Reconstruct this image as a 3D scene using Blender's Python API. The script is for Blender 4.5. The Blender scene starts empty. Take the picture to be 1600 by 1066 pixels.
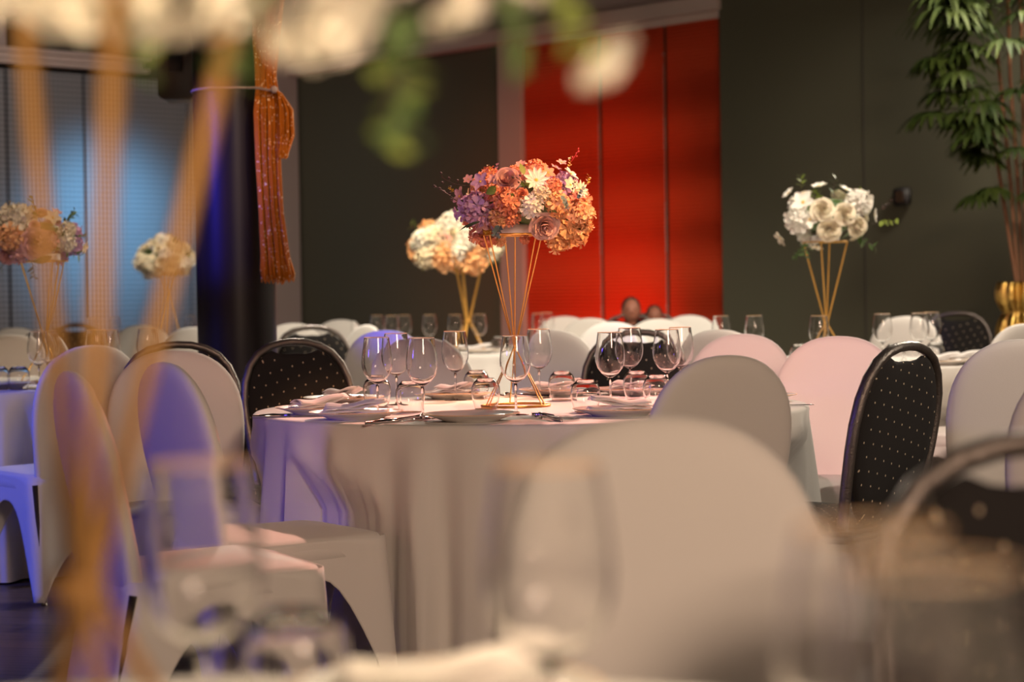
import bpy, bmesh, math, random
from mathutils import Vector, Matrix, Euler
PI = math.pi
SC = bpy.context.scene
C = SC.collection

# ------------------------------------------------------------------ camera
F = 3111.0                      # focal length in pixels of the 1600 px wide frame
CAM = Vector((0, 0, 1.10))
PITCH, ROLL = math.radians(1.344), math.radians(-0.93)
ROT = Euler((PI/2 - PITCH, 0, 0)).to_matrix() @ Matrix.Rotation(ROLL, 3, 'Z')
cd = bpy.data.cameras.new('camera'); cam = bpy.data.objects.new('camera', cd); C.objects.link(cam)
cam.location = CAM; cam.rotation_euler = ROT.to_euler()
cd.sensor_width = 36; cd.lens = 70; cd.clip_end = 80
cd.dof.use_dof = True; cd.dof.focus_distance = 5.85; cd.dof.aperture_fstop = 3.0
SC.camera = cam
def at(px, py, Y):
    v = ROT @ Vector(((px-800)/F, -(py-533)/F, -1))
    return CAM + v*(Y/v.y)

# ------------------------------------------------------------------ light and exposure
vs = SC.view_settings
vs.view_transform = 'Standard'; vs.look = 'None'; vs.gamma = 1; vs.use_curve_mapping = False
vs.exposure = 0.0
w = bpy.data.worlds.new('hall_air'); SC.world = w; w.use_nodes = True
w.node_tree.nodes['Background'].inputs[0].default_value = (.50, .40, .42, 1)
w.node_tree.nodes['Background'].inputs[1].default_value = 0.045
def aim(o, loc, to):
    o.location = loc; o.rotation_euler = (Vector(to)-Vector(loc)).to_track_quat('-Z', 'Y').to_euler()
def area(name, loc, to, size, col, e):
    l = bpy.data.lights.new(name, 'AREA'); l.size = size; l.color = col; l.energy = e
    o = bpy.data.objects.new(name, l); C.objects.link(o); aim(o, loc, to)
def spot(name, loc, to, deg, col, e, blend=.5, r=.05):
    l = bpy.data.lights.new(name, 'SPOT'); l.spot_size = math.radians(deg); l.spot_blend = blend
    l.color = col; l.energy = e; l.shadow_soft_size = r
    o = bpy.data.objects.new(name, l); C.objects.link(o); aim(o, loc, to)
WARM = (1, .70, .44); WARMW = (1, .86, .68)
area('ceiling_wash_front', (2.4, -3.2, 3.8), (.2, 4.5, .5), 1.6, (1, .70, .50), 355)
area('ceiling_wash_back', (3.4, 11.5, 3.75), (.5, 9.0, .8), .8, WARMW, 230)
spot('ceiling_spot_back_tables', (3.0, 15.3, 3.7), (.2, 10.2, .8), 62, WARMW, 3200, .8)
spot('ceiling_spot_left_tables', (-1.2, 14.5, 3.7), (-2.0, 9.6, .8), 60, WARMW, 900, .8)
spot('ceiling_spot_far_tables', (-.6, 8.6, 3.9), (-.2, 12.6, .8), 50, WARMW, 700, .8)
spot('ceiling_spot_right_table', (1.9, 6.2, 3.8), (1.5, 9.2, .9), 55, WARMW, 420, .7)
spot('ceiling_spot_pink', (-.3, 3.4, 3.7), (.98, 7.1, .75), 21, (1, .55, .51), 560, .8)
spot('stage_light_blue', (-5.2, 3.6, 1.7), (-.95, 5.0, .55), 24, (.11, .06, 1), 200, .5, .3)
spot('stage_light_blue_left', (-4.4, 6.2, 2.2), (-1.95, 7.5, .35), 40, (.03, .09, 1), 300, .6)
spot('stage_light_blue_column', (-3.9, 6.3, 2.6), (-1.24, 8.5, 1.55), 15, (.06, .05, 1), 1100, .6)
spot('added_fill_right_cloth', (4.2, 4.4, 3.6), (.9, 5.95, .5), 17, WARMW, 330, .6)  # added lamp, brightens the right end of the main cloth
spot('added_fill_floor', (-2.7, 6.1, 3.9), (-1.95, 6.2, 0), 17, (1, .70, .60), 170, .8)  # added lamp, lifts the dark floor at the lower left
spot('added_fill_mauve_chairs', (-3.6, 3.0, 3.3), (.6, 9.0, .8), 36, (1, .42, .48), 130, .8)  # added weak pink fill, warms the mauve chairs at the back
spot('stage_light_red', (2.3, 8.8, 2.3), (.1, 6.2, .95), 24, (1, .12, .07), 420, .6)
spot('ceiling_spot_table_pink', (.6, 8.9, 3.8), (.05, 6.1, .8), 24, (1, .48, .36), 1100, .7)
spot('stage_light_violet', (-2.6, 4.6, 2.9), (-.15, 6.1, 1.35), 12, (.55, .30, 1), 50, .6)
spot('pin_spot_main_bouquet', (1.5, 4.4, 3.1), (.12, 6.2, 1.33), 12, (1, .48, .20), 540, .5)
spot('pin_spot_white_bouquet', (.8, 7.5, 3.7), (1.51, 9.5, 1.45), 16, WARMW, 260, .5)
spot('pin_spot_cream_bouquet', (-.6, 10.0, 3.7), (-.33, 12.5, 1.42), 16, (1, .72, .34), 420, .5)
spot('pin_spot_left_bouquet', (-1.2, 6.9, 3.7), (-2.1, 8.6, 1.38), 16, (1, .74, .55), 110, .5)
spot('pin_spot_far_bouquet', (-2.2, 12.4, 3.7), (-2.54, 14.6, 1.4), 16, (1, .84, .55), 300, .5)
spot('added_fill_near_bouquet', (-.8, -.25, 1.05), (-.02, 1.15, 1.42), 34, (1, .72, .42), 165, .6)  # added low fill beside the camera, lights the near flowers from below
spot('added_fill_near_table', (-.1, .9, 3.9), (-.1, 1.2, .75), 27, (1, .74, .46), 430, .7)  # added lamp, brightens the near tabletop
spot('ceiling_wash_red', (-.8, 12.2, 3.8), (.35, 15.8, 1.3), 50, (1, .24, .08), 250, 1, .3)
spot('floor_light_red', (.6, 14.3, .15), (.75, 15.5, 1.0), 80, (1, .05, .01), 90, 1, .2)
spot('window_light_cyan', (-2.6, 15.9, 2.2), (-3.45, 17.0, 1.75), 76, (.20, .60, 1), 180, 1, .2)
spot('wall_wash_left', (-3.2, 11.0, 3.9), (-3.4, 16.8, 1.6), 60, (1, .84, .78), 260, .8, .3)
spot('wall_wash_middle', (-1.6, 12.0, 3.9), (-1.0, 17.3, 1.3), 44, (1, .80, .66), 95, .8, .3)
spot('added_fill_curtain', (.3, 5.8, 3.4), (-1.1, 8.3, 2.0), 20, (1, .62, .34), 150, .6)  # added lamp, brightens the string curtain
area('added_fill_back_wall', (0, -1.5, 3.9), (0, -4, 1.6), 2.0, WARM, 60)  # added fill, makes the unseen back wall bright for glass reflections
spot('wall_wash_right', (2.6, 9.8, 3.2), (2.7, 13.4, .7), 66, WARMW, 150, .9, .2)

# ------------------------------------------------------------------ materials
def mat(name, col, rough=.5, metal=0, sheen=0, trans=0, bump=None, var=None, spec=None, emis=None, ior=None, sss=0):
    m = bpy.data.materials.new(name); m.use_nodes = True
    nt = m.node_tree; b = nt.nodes['Principled BSDF']; I = b.inputs
    I['Base Color'].default_value = (*col, 1); I['Roughness'].default_value = rough; I['Metallic'].default_value = metal
    if sheen: I['Sheen Weight'].default_value = sheen
    if trans: I['Transmission Weight'].default_value = trans
    if spec is not None: I['Specular IOR Level'].default_value = spec
    if ior: I['IOR'].default_value = ior
    if sss: I['Subsurface Weight'].default_value = sss; I['Subsurface Radius'].default_value = (.02, .01, .008)
    if emis: I['Emission Color'].default_value = (*emis[0], 1); I['Emission Strength'].default_value = emis[1]
    tc = nt.nodes.new('ShaderNodeTexCoord')
    if bump:
        n = nt.nodes.new('ShaderNodeTexNoise'); n.inputs['Scale'].default_value = bump[0]; n.inputs['Detail'].default_value = 4
        nt.links.new(tc.outputs['Object'], n.inputs['Vector'])
        bp = nt.nodes.new('ShaderNodeBump'); bp.inputs['Strength'].default_value = bump[1]; bp.inputs['Distance'].default_value = bump[2] if len(bump) > 2 else .01
        nt.links.new(n.outputs['Fac'], bp.inputs['Height']); nt.links.new(bp.outputs['Normal'], I['Normal'])
    if var:
        n = nt.nodes.new('ShaderNodeTexNoise'); n.inputs['Scale'].default_value = var[0]
        nt.links.new(tc.outputs['Object'], n.inputs['Vector'])
        r = nt.nodes.new('ShaderNodeValToRGB'); e = r.color_ramp.elements
        e[0].position = .3; e[1].position = .7; e[0].color = (*var[1], 1); e[1].color = (*col, 1)
        nt.links.new(n.outputs['Fac'], r.inputs['Fac']); nt.links.new(r.outputs['Color'], I['Base Color'])
    return m
M = {}
M['cover'] = mat('white_stretch_fabric', (.80, .77, .73), .75, sheen=.25, bump=(260, .12, .002))
M['cloth'] = mat('white_table_linen', (.76, .73, .69), .85, sheen=.15, bump=(320, .12, .002))
M['steel'] = mat('hammered_silver_frame', (.20, .175, .16), .38, .8, bump=(160, .7, .003))
M['cutlery'] = mat('polished_steel', (.6, .6, .6), .16, 1)
M['glass'] = mat('clear_glass', (1, 1, 1), 0, trans=1, ior=1.46)
M['gilt'] = mat('gold_rim_paint', (.85, .50, .22), .35, 0)
M['gold'] = mat('gold_metal', (.80, .46, .12), .30, 1)
M['goldm'] = mat('gold_painted_rod', (.58, .32, .07), .45, .6)
M['rodm'] = mat('dull_gold_rod', (.30, .155, .04), .5, .2)
M['china'] = mat('white_china', (.82, .79, .75), .15)
M['napkin'] = mat('white_napkin', (.82, .78, .75), .8, sheen=.2, bump=(200, .15, .003))
M['foam'] = mat('white_foam_disc', (.78, .74, .74), .8)
M['ivory'] = mat('ivory_petal', (.82, .76, .62), .6, sss=.08, var=(18, (.76, .66, .48)))
M['white'] = mat('white_petal', (.84, .81, .74), .6, sss=.08)
M['blush'] = mat('blush_petal', (.76, .46, .42), .6, sss=.08, var=(25, (.66, .34, .32)))
M['dusty'] = mat('dusty_pink_petal', (.76, .52, .46), .6, sss=.08, var=(30, (.60, .33, .30)))
M['peach'] = mat('peach_petal', (.85, .52, .27), .6, sss=.08, var=(22, (.80, .40, .18)))
M['coral'] = mat('coral_petal', (.80, .27, .17), .6, sss=.08, var=(22, (.80, .38, .2)))
M['lilac'] = mat('lilac_petal', (.58, .40, .60), .6, sss=.08, var=(22, (.55, .30, .48)))
M['yellow'] = mat('yellow_leaf', (.70, .45, .06), .6)
M['leaf'] = mat('dark_green_leaf', (.05, .11, .04), .5, var=(12, (.09, .15, .03)))
M['lime'] = mat('light_green_leaf', (.28, .34, .06), .55, var=(12, (.16, .24, .05)))
M['euca'] = mat('blue_grey_leaf', (.16, .22, .20), .6)
M['twig'] = mat('dark_twig', (.05, .025, .02), .6)
M['red'] = mat('red_sprig', (.6, .03, .03), .5)
M['frondm'] = mat('palm_leaf', (.055, .075, .010), .7, var=(5, (.02, .04, .008)), spec=.2)
M['cane'] = mat('brown_cane', (.22, .09, .04), .6, bump=(30, .4, .01))
M['planter'] = mat('beaten_gold_planter', (.78, .52, .14), .28, 1, bump=(25, .5, .02))
M['column'] = mat('black_column_cladding', (.012, .009, .009), .38, spec=.25, var=(600, (.014, .010, .010)))
M['darkwall'] = mat('dark_green_grey_wall', (.096, .094, .062), .9, bump=(120, .15, .003))
M['post'] = mat('pinkish_white_paint', (.42, .34, .31), .7)
M['rail'] = mat('white_rail_paint', (.62, .50, .45), .5)
M['black'] = mat('black_plastic', (.02, .018, .02), .5)
M['brownbox'] = mat('dark_brown_case', (.05, .025, .012), .5)
M['ceil'] = mat('black_ceiling', (.02, .018, .016), .9)
M['skin'] = mat('skin', (.36, .14, .09), .55)
M['hair'] = mat('dark_hair', (.03, .018, .012), .6, bump=(80, .5, .01))
M['dress'] = mat('black_clothing', (.02, .018, .022), .8)
M['seam'] = mat('seam_grey', (.06, .055, .045), .9)

def nodes(m): return m.node_tree.nodes, m.node_tree.links, m.node_tree.nodes['Principled BSDF']
def math_node(N, L, op, a, b=None):
    n = N.new('ShaderNodeMath'); n.operation = op
    for i, v in enumerate((a, b)):
        if v is None: continue
        if hasattr(v, 'links'): L.new(v, n.inputs[i])
        else: n.inputs[i].default_value = v
    return n.outputs[0]
def dotted():                                     # black fabric with woven cream dots
    m = mat('black_dotted_fabric', (.012, .010, .010), .95)
    N, L, b = nodes(m); tc = N.new('ShaderNodeTexCoord'); s = N.new('ShaderNodeSeparateXYZ')
    L.new(tc.outputs['Object'], s.inputs[0])
    v = math_node(N, L, 'ADD', s.outputs['Z'], s.outputs['Y'])
    u = math_node(N, L, 'DIVIDE', s.outputs['X'], .044); v = math_node(N, L, 'DIVIDE', v, .030)
    v = math_node(N, L, 'ADD', v, math_node(N, L, 'MULTIPLY', u, .28))
    row = math_node(N, L, 'FLOOR', v); odd = math_node(N, L, 'MULTIPLY', math_node(N, L, 'FLOORED_MODULO', row, 2.0), .5)
    du = math_node(N, L, 'SUBTRACT', math_node(N, L, 'FRACT', math_node(N, L, 'ADD', u, odd)), .5)
    dv = math_node(N, L, 'SUBTRACT', math_node(N, L, 'FRACT', v), .5)
    du = math_node(N, L, 'MULTIPLY', du, .044); dv = math_node(N, L, 'MULTIPLY', dv, .030)
    d = math_node(N, L, 'ADD', math_node(N, L, 'MULTIPLY', du, du), math_node(N, L, 'MULTIPLY', dv, dv))
    k = math_node(N, L, 'LESS_THAN', d, .0024**2)
    mx = N.new('ShaderNodeMix'); mx.data_type = 'RGBA'; L.new(k, mx.inputs[0])
    mx.inputs[6].default_value = (.012, .010, .010, 1); mx.inputs[7].default_value = (.55, .45, .32, 1)
    L.new(mx.outputs[2], b.inputs['Base Color']); return m
M['dots'] = dotted()
def wood_floor():
    m = mat('wood_plank_floor', (.1, .06, .04), .35)
    N, L, b = nodes(m); tc = N.new('ShaderNodeTexCoord'); mp = N.new('ShaderNodeMapping')
    mp.inputs['Rotation'].default_value = (0, 0, math.radians(14)); L.new(tc.outputs['Object'], mp.inputs[0])
    br = N.new('ShaderNodeTexBrick'); L.new(mp.outputs[0], br.inputs[0]); br.inputs['Scale'].default_value = 1
    br.inputs['Brick Width'].default_value = 1.4; br.inputs['Row Height'].default_value = .14; br.inputs['Mortar Size'].default_value = .003
    br.inputs['Color1'].default_value = (.17, .115, .09, 1); br.inputs['Color2'].default_value = (.12, .08, .062, 1); br.inputs['Mortar'].default_value = (.02, .012, .01, 1)
    m2 = N.new('ShaderNodeMapping'); m2.inputs['Scale'].default_value = (1.2, 45, 1); L.new(mp.outputs[0], m2.inputs[0])
    n = N.new('ShaderNodeTexNoise'); n.inputs['Scale'].default_value = 2.2; n.inputs['Detail'].default_value = 5; L.new(m2.outputs[0], n.inputs[0])
    mx = N.new('ShaderNodeMix'); mx.data_type = 'RGBA'; mx.blend_type = 'MULTIPLY'; mx.inputs[0].default_value = .75
    r = N.new('ShaderNodeValToRGB'); r.color_ramp.elements[0].position = .35; r.color_ramp.elements[1].position = .65
    r.color_ramp.elements[0].color = (.3, .3, .3, 1); L.new(n.outputs[0], r.inputs[0])
    L.new(br.outputs[0], mx.inputs[6]); L.new(r.outputs[0], mx.inputs[7]); L.new(mx.outputs[2], b.inputs['Base Color'])
    return m
M['floor'] = wood_floor()
def glitter():
    m = mat('glittering_gold_thread', (.50, .15, .006), .6, 0, spec=.2)
    N, L, b = nodes(m); tc = N.new('ShaderNodeTexCoord'); v = N.new('ShaderNodeTexVoronoi'); v.inputs['Scale'].default_value = 190
    L.new(tc.outputs['Object'], v.inputs[0])
    s = N.new('ShaderNodeSeparateColor'); L.new(v.outputs['Color'], s.inputs[0])
    k = math_node(N, L, 'GREATER_THAN', s.outputs[0], .955)
    mx = N.new('ShaderNodeMix'); mx.data_type = 'RGBA'; L.new(k, mx.inputs[0])
    mx.inputs[6].default_value = (.50, .15, .006, 1); mx.inputs[7].default_value = (1, .75, .45, 1)  # sparkle put into the base colour as scattered pale dots
    L.new(mx.outputs[2], b.inputs['Base Color']); return m
M['thread'] = glitter()
def blind(name, col, hexes):
    m = mat(name, col, .75)
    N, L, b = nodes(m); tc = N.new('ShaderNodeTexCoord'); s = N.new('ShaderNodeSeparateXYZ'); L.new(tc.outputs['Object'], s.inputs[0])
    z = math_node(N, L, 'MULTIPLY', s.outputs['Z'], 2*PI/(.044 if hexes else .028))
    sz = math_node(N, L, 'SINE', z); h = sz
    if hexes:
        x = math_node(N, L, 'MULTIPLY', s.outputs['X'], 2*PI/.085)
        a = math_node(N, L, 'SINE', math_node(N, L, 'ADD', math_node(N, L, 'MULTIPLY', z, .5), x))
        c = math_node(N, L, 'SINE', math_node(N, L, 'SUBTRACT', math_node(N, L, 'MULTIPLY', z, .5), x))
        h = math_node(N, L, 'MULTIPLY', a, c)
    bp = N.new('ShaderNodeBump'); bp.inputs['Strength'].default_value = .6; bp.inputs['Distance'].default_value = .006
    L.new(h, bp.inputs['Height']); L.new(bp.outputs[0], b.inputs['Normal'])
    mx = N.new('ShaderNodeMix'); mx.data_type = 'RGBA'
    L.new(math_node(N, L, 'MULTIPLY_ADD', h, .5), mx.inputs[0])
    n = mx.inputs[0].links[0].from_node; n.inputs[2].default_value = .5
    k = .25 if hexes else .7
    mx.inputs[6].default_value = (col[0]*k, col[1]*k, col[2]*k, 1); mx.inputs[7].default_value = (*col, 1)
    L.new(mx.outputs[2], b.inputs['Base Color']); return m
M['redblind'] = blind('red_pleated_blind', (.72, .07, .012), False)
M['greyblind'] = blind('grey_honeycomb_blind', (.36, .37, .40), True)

# ------------------------------------------------------------------ mesh helpers
def obj(name, bm, m, parent=None, smooth=True, sub=0, loc=None):
    me = bpy.data.meshes.new(name); bm.normal_update(); bm.to_mesh(me); bm.free()
    for x in (m if isinstance(m, (list, tuple)) else [m]): me.materials.append(x)
    if smooth:
        for p in me.polygons: p.use_smooth = True
    o = bpy.data.objects.new(name, me); C.objects.link(o)
    if parent: o.parent = parent
    if loc: o.location = loc
    if sub:
        s = o.modifiers.new('smooth', 'SUBSURF'); s.levels = s.render_levels = sub
    return o
def empty(name, loc=(0, 0, 0), rz=0):
    o = bpy.data.objects.new(name, None); o.empty_display_size = .1; C.objects.link(o); o.location = loc; o.rotation_euler = (0, 0, rz); return o
def tag(o, label=None, cat=None, group=None, kind=None):
    for k, v in (('label', label), ('category', cat), ('group', group), ('kind', kind)):
        if v: o[k] = v
    return o
def dup(o, loc=None, rz=None, parent=None):
    c = o.copy(); C.objects.link(c)
    if parent: c.parent = parent
    for ch in list(o.children): dup(ch, parent=c)
    if loc is not None: c.location = loc
    if rz is not None: c.rotation_euler = (0, 0, rz)
    return c
def box(bm, x0, x1, y0, y1, z0, z1, mi=0):
    v = [bm.verts.new(p) for p in ((x0,y0,z0),(x1,y0,z0),(x1,y1,z0),(x0,y1,z0),(x0,y0,z1),(x1,y0,z1),(x1,y1,z1),(x0,y1,z1))]
    for f in ((3,2,1,0),(4,5,6,7),(0,1,5,4),(1,2,6,5),(2,3,7,6),(3,0,4,7)):
        bm.faces.new([v[i] for i in f]).material_index = mi
    return v
def bridge(bm, a, b, closed=True, mi=0):
    n = len(a)
    for i in range(n if closed else n-1):
        j = (i+1) % n
        try: bm.faces.new((a[i], a[j], b[j], b[i])).material_index = mi
        except ValueError: pass
def ring(bm, pts): return [bm.verts.new(p) for p in pts]
def fan(bm, r, p, flip=False, mi=0):
    c = bm.verts.new(p); n = len(r)
    for i in range(n):
        a, b = r[i], r[(i+1) % n]
        bm.faces.new((b, a, c) if flip else (a, b, c)).material_index = mi
def lathe(bm, prof, n=32, mi=0, org=(0, 0, 0)):
    rs = []
    for r, z in prof:
        if r < 1e-6: rs.append([bm.verts.new((org[0], org[1], org[2]+z))])
        else: rs.append(ring(bm, [(org[0]+r*math.cos(2*PI*i/n), org[1]+r*math.sin(2*PI*i/n), org[2]+z) for i in range(n)]))
    for a, b in zip(rs, rs[1:]):
        if len(a) == 1 and len(b) == 1: continue
        for i in range(n):
            j = (i+1) % n
            if len(a) == 1: f = (a[0], b[j], b[i])
            elif len(b) == 1: f = (a[i], a[j], b[0])
            else: f = (a[i], a[j], b[j], b[i])
            bm.faces.new(f).material_index = mi
def tube(bm, pts, r, n=8, closed=False, mi=0, cap=True, flat=1.0):
    pts = [Vector(p) for p in pts]; N = len(pts); rings = []; up = None
    for i, p in enumerate(pts):
        a = pts[i-1] if (i > 0 or closed) else p; b = pts[(i+1) % N] if (i < N-1 or closed) else p
        t = (b-a).normalized()
        if up is None: up = t.orthogonal().normalized() if abs(t.y) > .9 else (Vector((0, 1, 0)) - t*t.y).normalized()
        up = (up - t*up.dot(t)).normalized(); s = t.cross(up)
        rr = r[i] if isinstance(r, (list, tuple)) else r
        rings.append(ring(bm, [p + up*math.cos(2*PI*k/n)*rr*flat + s*math.sin(2*PI*k/n)*rr for k in range(n)]))
    for i in range(N if closed else N-1): bridge(bm, rings[i], rings[(i+1) % N], mi=mi)
    if cap and not closed:
        bm.faces.new(rings[0]).material_index = mi; bm.faces.new(rings[-1][::-1]).material_index = mi
def ball(bm, c, r, n=10, m=6, sc=(1, 1, 1), mi=0):
    c = Vector(c); prof = []
    rs = []
    for j in range(m+1):
        t = PI*j/m
        if j in (0, m): rs.append([bm.verts.new(c+Vector((0, 0, -math.cos(t)*r*sc[2])))])
        else: rs.append(ring(bm, [c+Vector((math.sin(t)*math.cos(2*PI*i/n)*r*sc[0], math.sin(t)*math.sin(2*PI*i/n)*r*sc[1], -math.cos(t)*r*sc[2])) for i in range(n)]))
    for a, b in zip(rs, rs[1:]):
        for i in range(n):
            j = (i+1) % n
            if len(a) == 1: f = (a[0], b[j], b[i])
            elif len(b) == 1: f = (a[i], a[j], b[0])
            else: f = (a[i], a[j], b[j], b[i])
            bm.faces.new(f).material_index = mi
def interp(tab, z):
    for (a, b), (c, d) in zip(tab, tab[1:]):
        if a <= z <= c: return b+(d-b)*(z-a)/(c-a)
    return tab[0][1] if z < tab[0][0] else tab[-1][1]

# ------------------------------------------------------------------ the hall
RC = Vector((-1.97, 18.4, 0)); U = Vector((.676, -.737, 0)); V = Vector((-.737, -.676, 0))
def r_of(px): k = (px-800)/F; return (RC.y*k-RC.x)/(U.x-U.y*k)
def t_of(px): k = (px-800)/F; return (RC.y*k-RC.x)/(V.x-V.y*k)
H = 4.2
def wall_frame(axis):
    x = U if axis == 'r' else -V
    y = Vector((-x.y, x.x, 0))                 # away from the room
    if axis == 'l': pass
    return Matrix((( x.x, y.x, 0, RC.x), (x.y, y.y, 0, RC.y), (0, 0, 1, 0), (0, 0, 0, 1)))
WR = wall_frame('r'); WL = wall_frame('l')     # local x along the wall, local y behind it
def on_wall(name, W, boxes, m, **k):
    bm = bmesh.new()
    for b in boxes: box(bm, *b)
    o = obj(name, bm, m, smooth=False); o.matrix_world = W; return o
def struct(o, kind='structure'): o['kind'] = kind; return o
bm = bmesh.new(); box(bm, -9, 9, -4, 21, -.1, 0); struct(obj('floor', bm, M['floor'], smooth=False))
bm = bmesh.new(); box(bm, -9, 9, -4, 21, H, H+.1); struct(obj('ceiling', bm, M['ceil'], smooth=False))
struct(on_wall('wall_right', WR, [(-.3, 14, .05, .25, 0, H)], M['darkwall']))
struct(on_wall('wall_left', WL, [(-9, .3, .12, .3, 0, H)], M['ceil']))
bm = bmesh.new(); box(bm, -9, 9, -4.1, -4, 0, H); struct(obj('wall_back', bm, M['rail'], smooth=False))
r0, r1, r2, r3 = r_of(466), r_of(788), r_of(823), r_of(1139)
# posts and beam of the right wall
struct(on_wall('trim_1', WL, [(-.42, .02, -.02, .12, 0, H)], M['post']))
struct(on_wall('trim_2', WR, [(r1, r2, -.03, .05, 0, H)], M['post']))
struct(on_wall('trim_3', WR, [(-.1, r3+.02, -.10, .05, 3.14, 3.25)], M['rail']))
struct(on_wall('trim_4', WR, [(-.1, r3+.02, -.04, .05, 3.25, 3.66)], M['post']))
struct(on_wall('wall_right', WR, [(r3, 14, -.06, .05, 0, H)], M['darkwall']))
struct(on_wall('trim_5', WR, [(r_of(1361), r_of(1361)+.012, -.063, -.05, 0, H)], M['seam']))  # darker seam line in the wall
# red pleated blinds
rb = [r2, r_of(943), r_of(1045), r3]
labs = ['red pleated blind beside the pinkish white post', 'red pleated blind in the middle of the three', 'red pleated blind next to the dark green wall']
for i in range(3):
    e = empty('pleated_blind'); e.matrix_world = WR
    tag(e, labs[i], 'window blind', 'red pleated blinds')
    bm = bmesh.new(); a, b = rb[i]+.012, rb[i+1]-.012; n = 116; L0 = []; L1 = []
    for k in range(n*2+1):
        z = .02+k*(3.08/(n*2)); y = .0 if k % 2 else .014
        L0.append(bm.verts.new((a, y, z))); L1.append(bm.verts.new((b, y, z)))
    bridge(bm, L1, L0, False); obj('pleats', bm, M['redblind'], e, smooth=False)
    if i < 2:
        bm = bmesh.new(); rr = random.Random(i)
        tube(bm, [(rb[i+1], -.012, .1), (rb[i+1], -.012, 2.8)], .002, 6)
        z = .15
        while z < 2.9:
            ball(bm, (rb[i+1], -.014, z), .0075 if math.sin(z*9)+rr.uniform(-.5, .5) > .2 else .003, 6, 4, (1, 1, 1.3)); z += .035
        obj('cord_light_leak', bm, M['post'], e)  # pale beads shaped as light leaking along the blind edge and cord
    bm = bmesh.new(); box(bm, a-.01, b+.01, -.02, .03, 3.09, 3.14); obj('head_rail', bm, M['rail'], e, smooth=False)
# grey blinds of the left wall
tl = [-t_of(-60), -t_of(139), -t_of(236)]; tl = [-t_of(-70), -t_of(18), -t_of(139), -t_of(300), -.45]
labs = ['grey honeycomb blind at the frame edge behind the pink bouquet', 'grey honeycomb blind lit pale blue behind the pink bouquet', 'grey honeycomb blind lit pale blue left of the small ivory bouquet', 'grey blind mostly behind the black column']
for i in range(4):
    a, b = tl[i]+.012, tl[i+1]-.012
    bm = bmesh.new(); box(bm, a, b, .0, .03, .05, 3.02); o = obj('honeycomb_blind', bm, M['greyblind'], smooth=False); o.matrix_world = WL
    tag(o, labs[i], 'window blind', 'grey honeycomb blinds')
    bm = bmesh.new(); box(bm, a, b, -.006, .034, .02, .05); obj('bottom_rail', bm, M['rail'], o, smooth=False)
xr = -t_of(232)
struct(on_wall('trim_6', WL, [(-6, xr, -.10, .05, 3.06, 3.095), (-6, xr-.04, -.08, .05, 3.105, 3.15), (-6, xr, -.12, .05, 3.155, 3.19)], M['rail']))
bm = bmesh.new(); xb = -t_of(4)
box(bm, xb-.12, xb+.02, -.14, .05, 3.19, 3.45); box(bm, xb-.2, xb+.10, -.2, .05, 3.45, 3.52); box(bm, xb-.25, xb+.16, -.25, .05, 3.52, 3.60)
o = obj('rail_bracket', bm, M['post'], smooth=False); o.matrix_world = WL
tag(o, 'pinkish stepped bracket standing on the window rail at the top left corner', 'bracket')
# switch plates
for (px, py, w_, h_, lab) in ((1424, 308, 24, 28, 'small black wall box on the dark green wall beside the palm'), (1541, 196, 30, 26, 'small black wall box half hidden behind the palm leaves')):
    Y = RC.y+U.y*r_of(px); p = at(px, py, Y); s = Y/F; r = r_of(px)
    bm = bmesh.new(); box(bm, r-w_*s*.62, r+w_*s*.62, -.11, -.06, p.z-h_*s/2, p.z+h_*s/2)
    bmesh.ops.bevel(bm, geom=bm.edges[:], offset=.012, segments=2, affect='EDGES')
    o = obj('wall_box', bm, M['black']); o.matrix_world = WR; tag(o, lab, 'wall box', 'black boxes on the wall')
    bm = bmesh.new(); box(bm, r-w_*s*.3, r+w_*s*.3, -.118, -.108, p.z-h_*s*.3, p.z+h_*s*.3); obj('button_plate', bm, M['brownbox'], o, smooth=False)
# column
pc = at(370, 480, 8.5)
bm = bmesh.new(); lathe(bm, [(.168, 0), (.168, H)], 64); o = struct(obj('column', bm, M['column'])); o.location = (pc.x, 8.5, 0)
CX, CY, CR = pc.x, 8.5, .168
tag(o, 'round black column with blue light on its left side')
# dark box below ceiling
p0 = at(246, 152, 9.6); p1 = at(345, 152, 9.6)
e = empty('hanging_case', ((p0.x+p1.x)/2, 9.75, p0.z)); tag(e, 'dark brown case hanging from the ceiling left of the black column', 'case')
bm = bmesh.new(); hw = (p1.x-p0.x)/2; box(bm, -hw, hw, -.15, .15, 0, .62); bmesh.ops.bevel(bm, geom=bm.edges[:], offset=.01, segments=2, affect='EDGES')
obj('housing', bm, M['brownbox'], e)
bm = bmesh.new(); box(bm, -.03, .03, -.03, .03, .61, H-p0.z); obj('bracket', bm, M['black'], e, smooth=False)
bm = bmesh.new(); box(bm, -hw+.06, -hw+.12, -.165, -.149, .12, .2); obj('badge', bm, M['black'], e, smooth=False)

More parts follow.
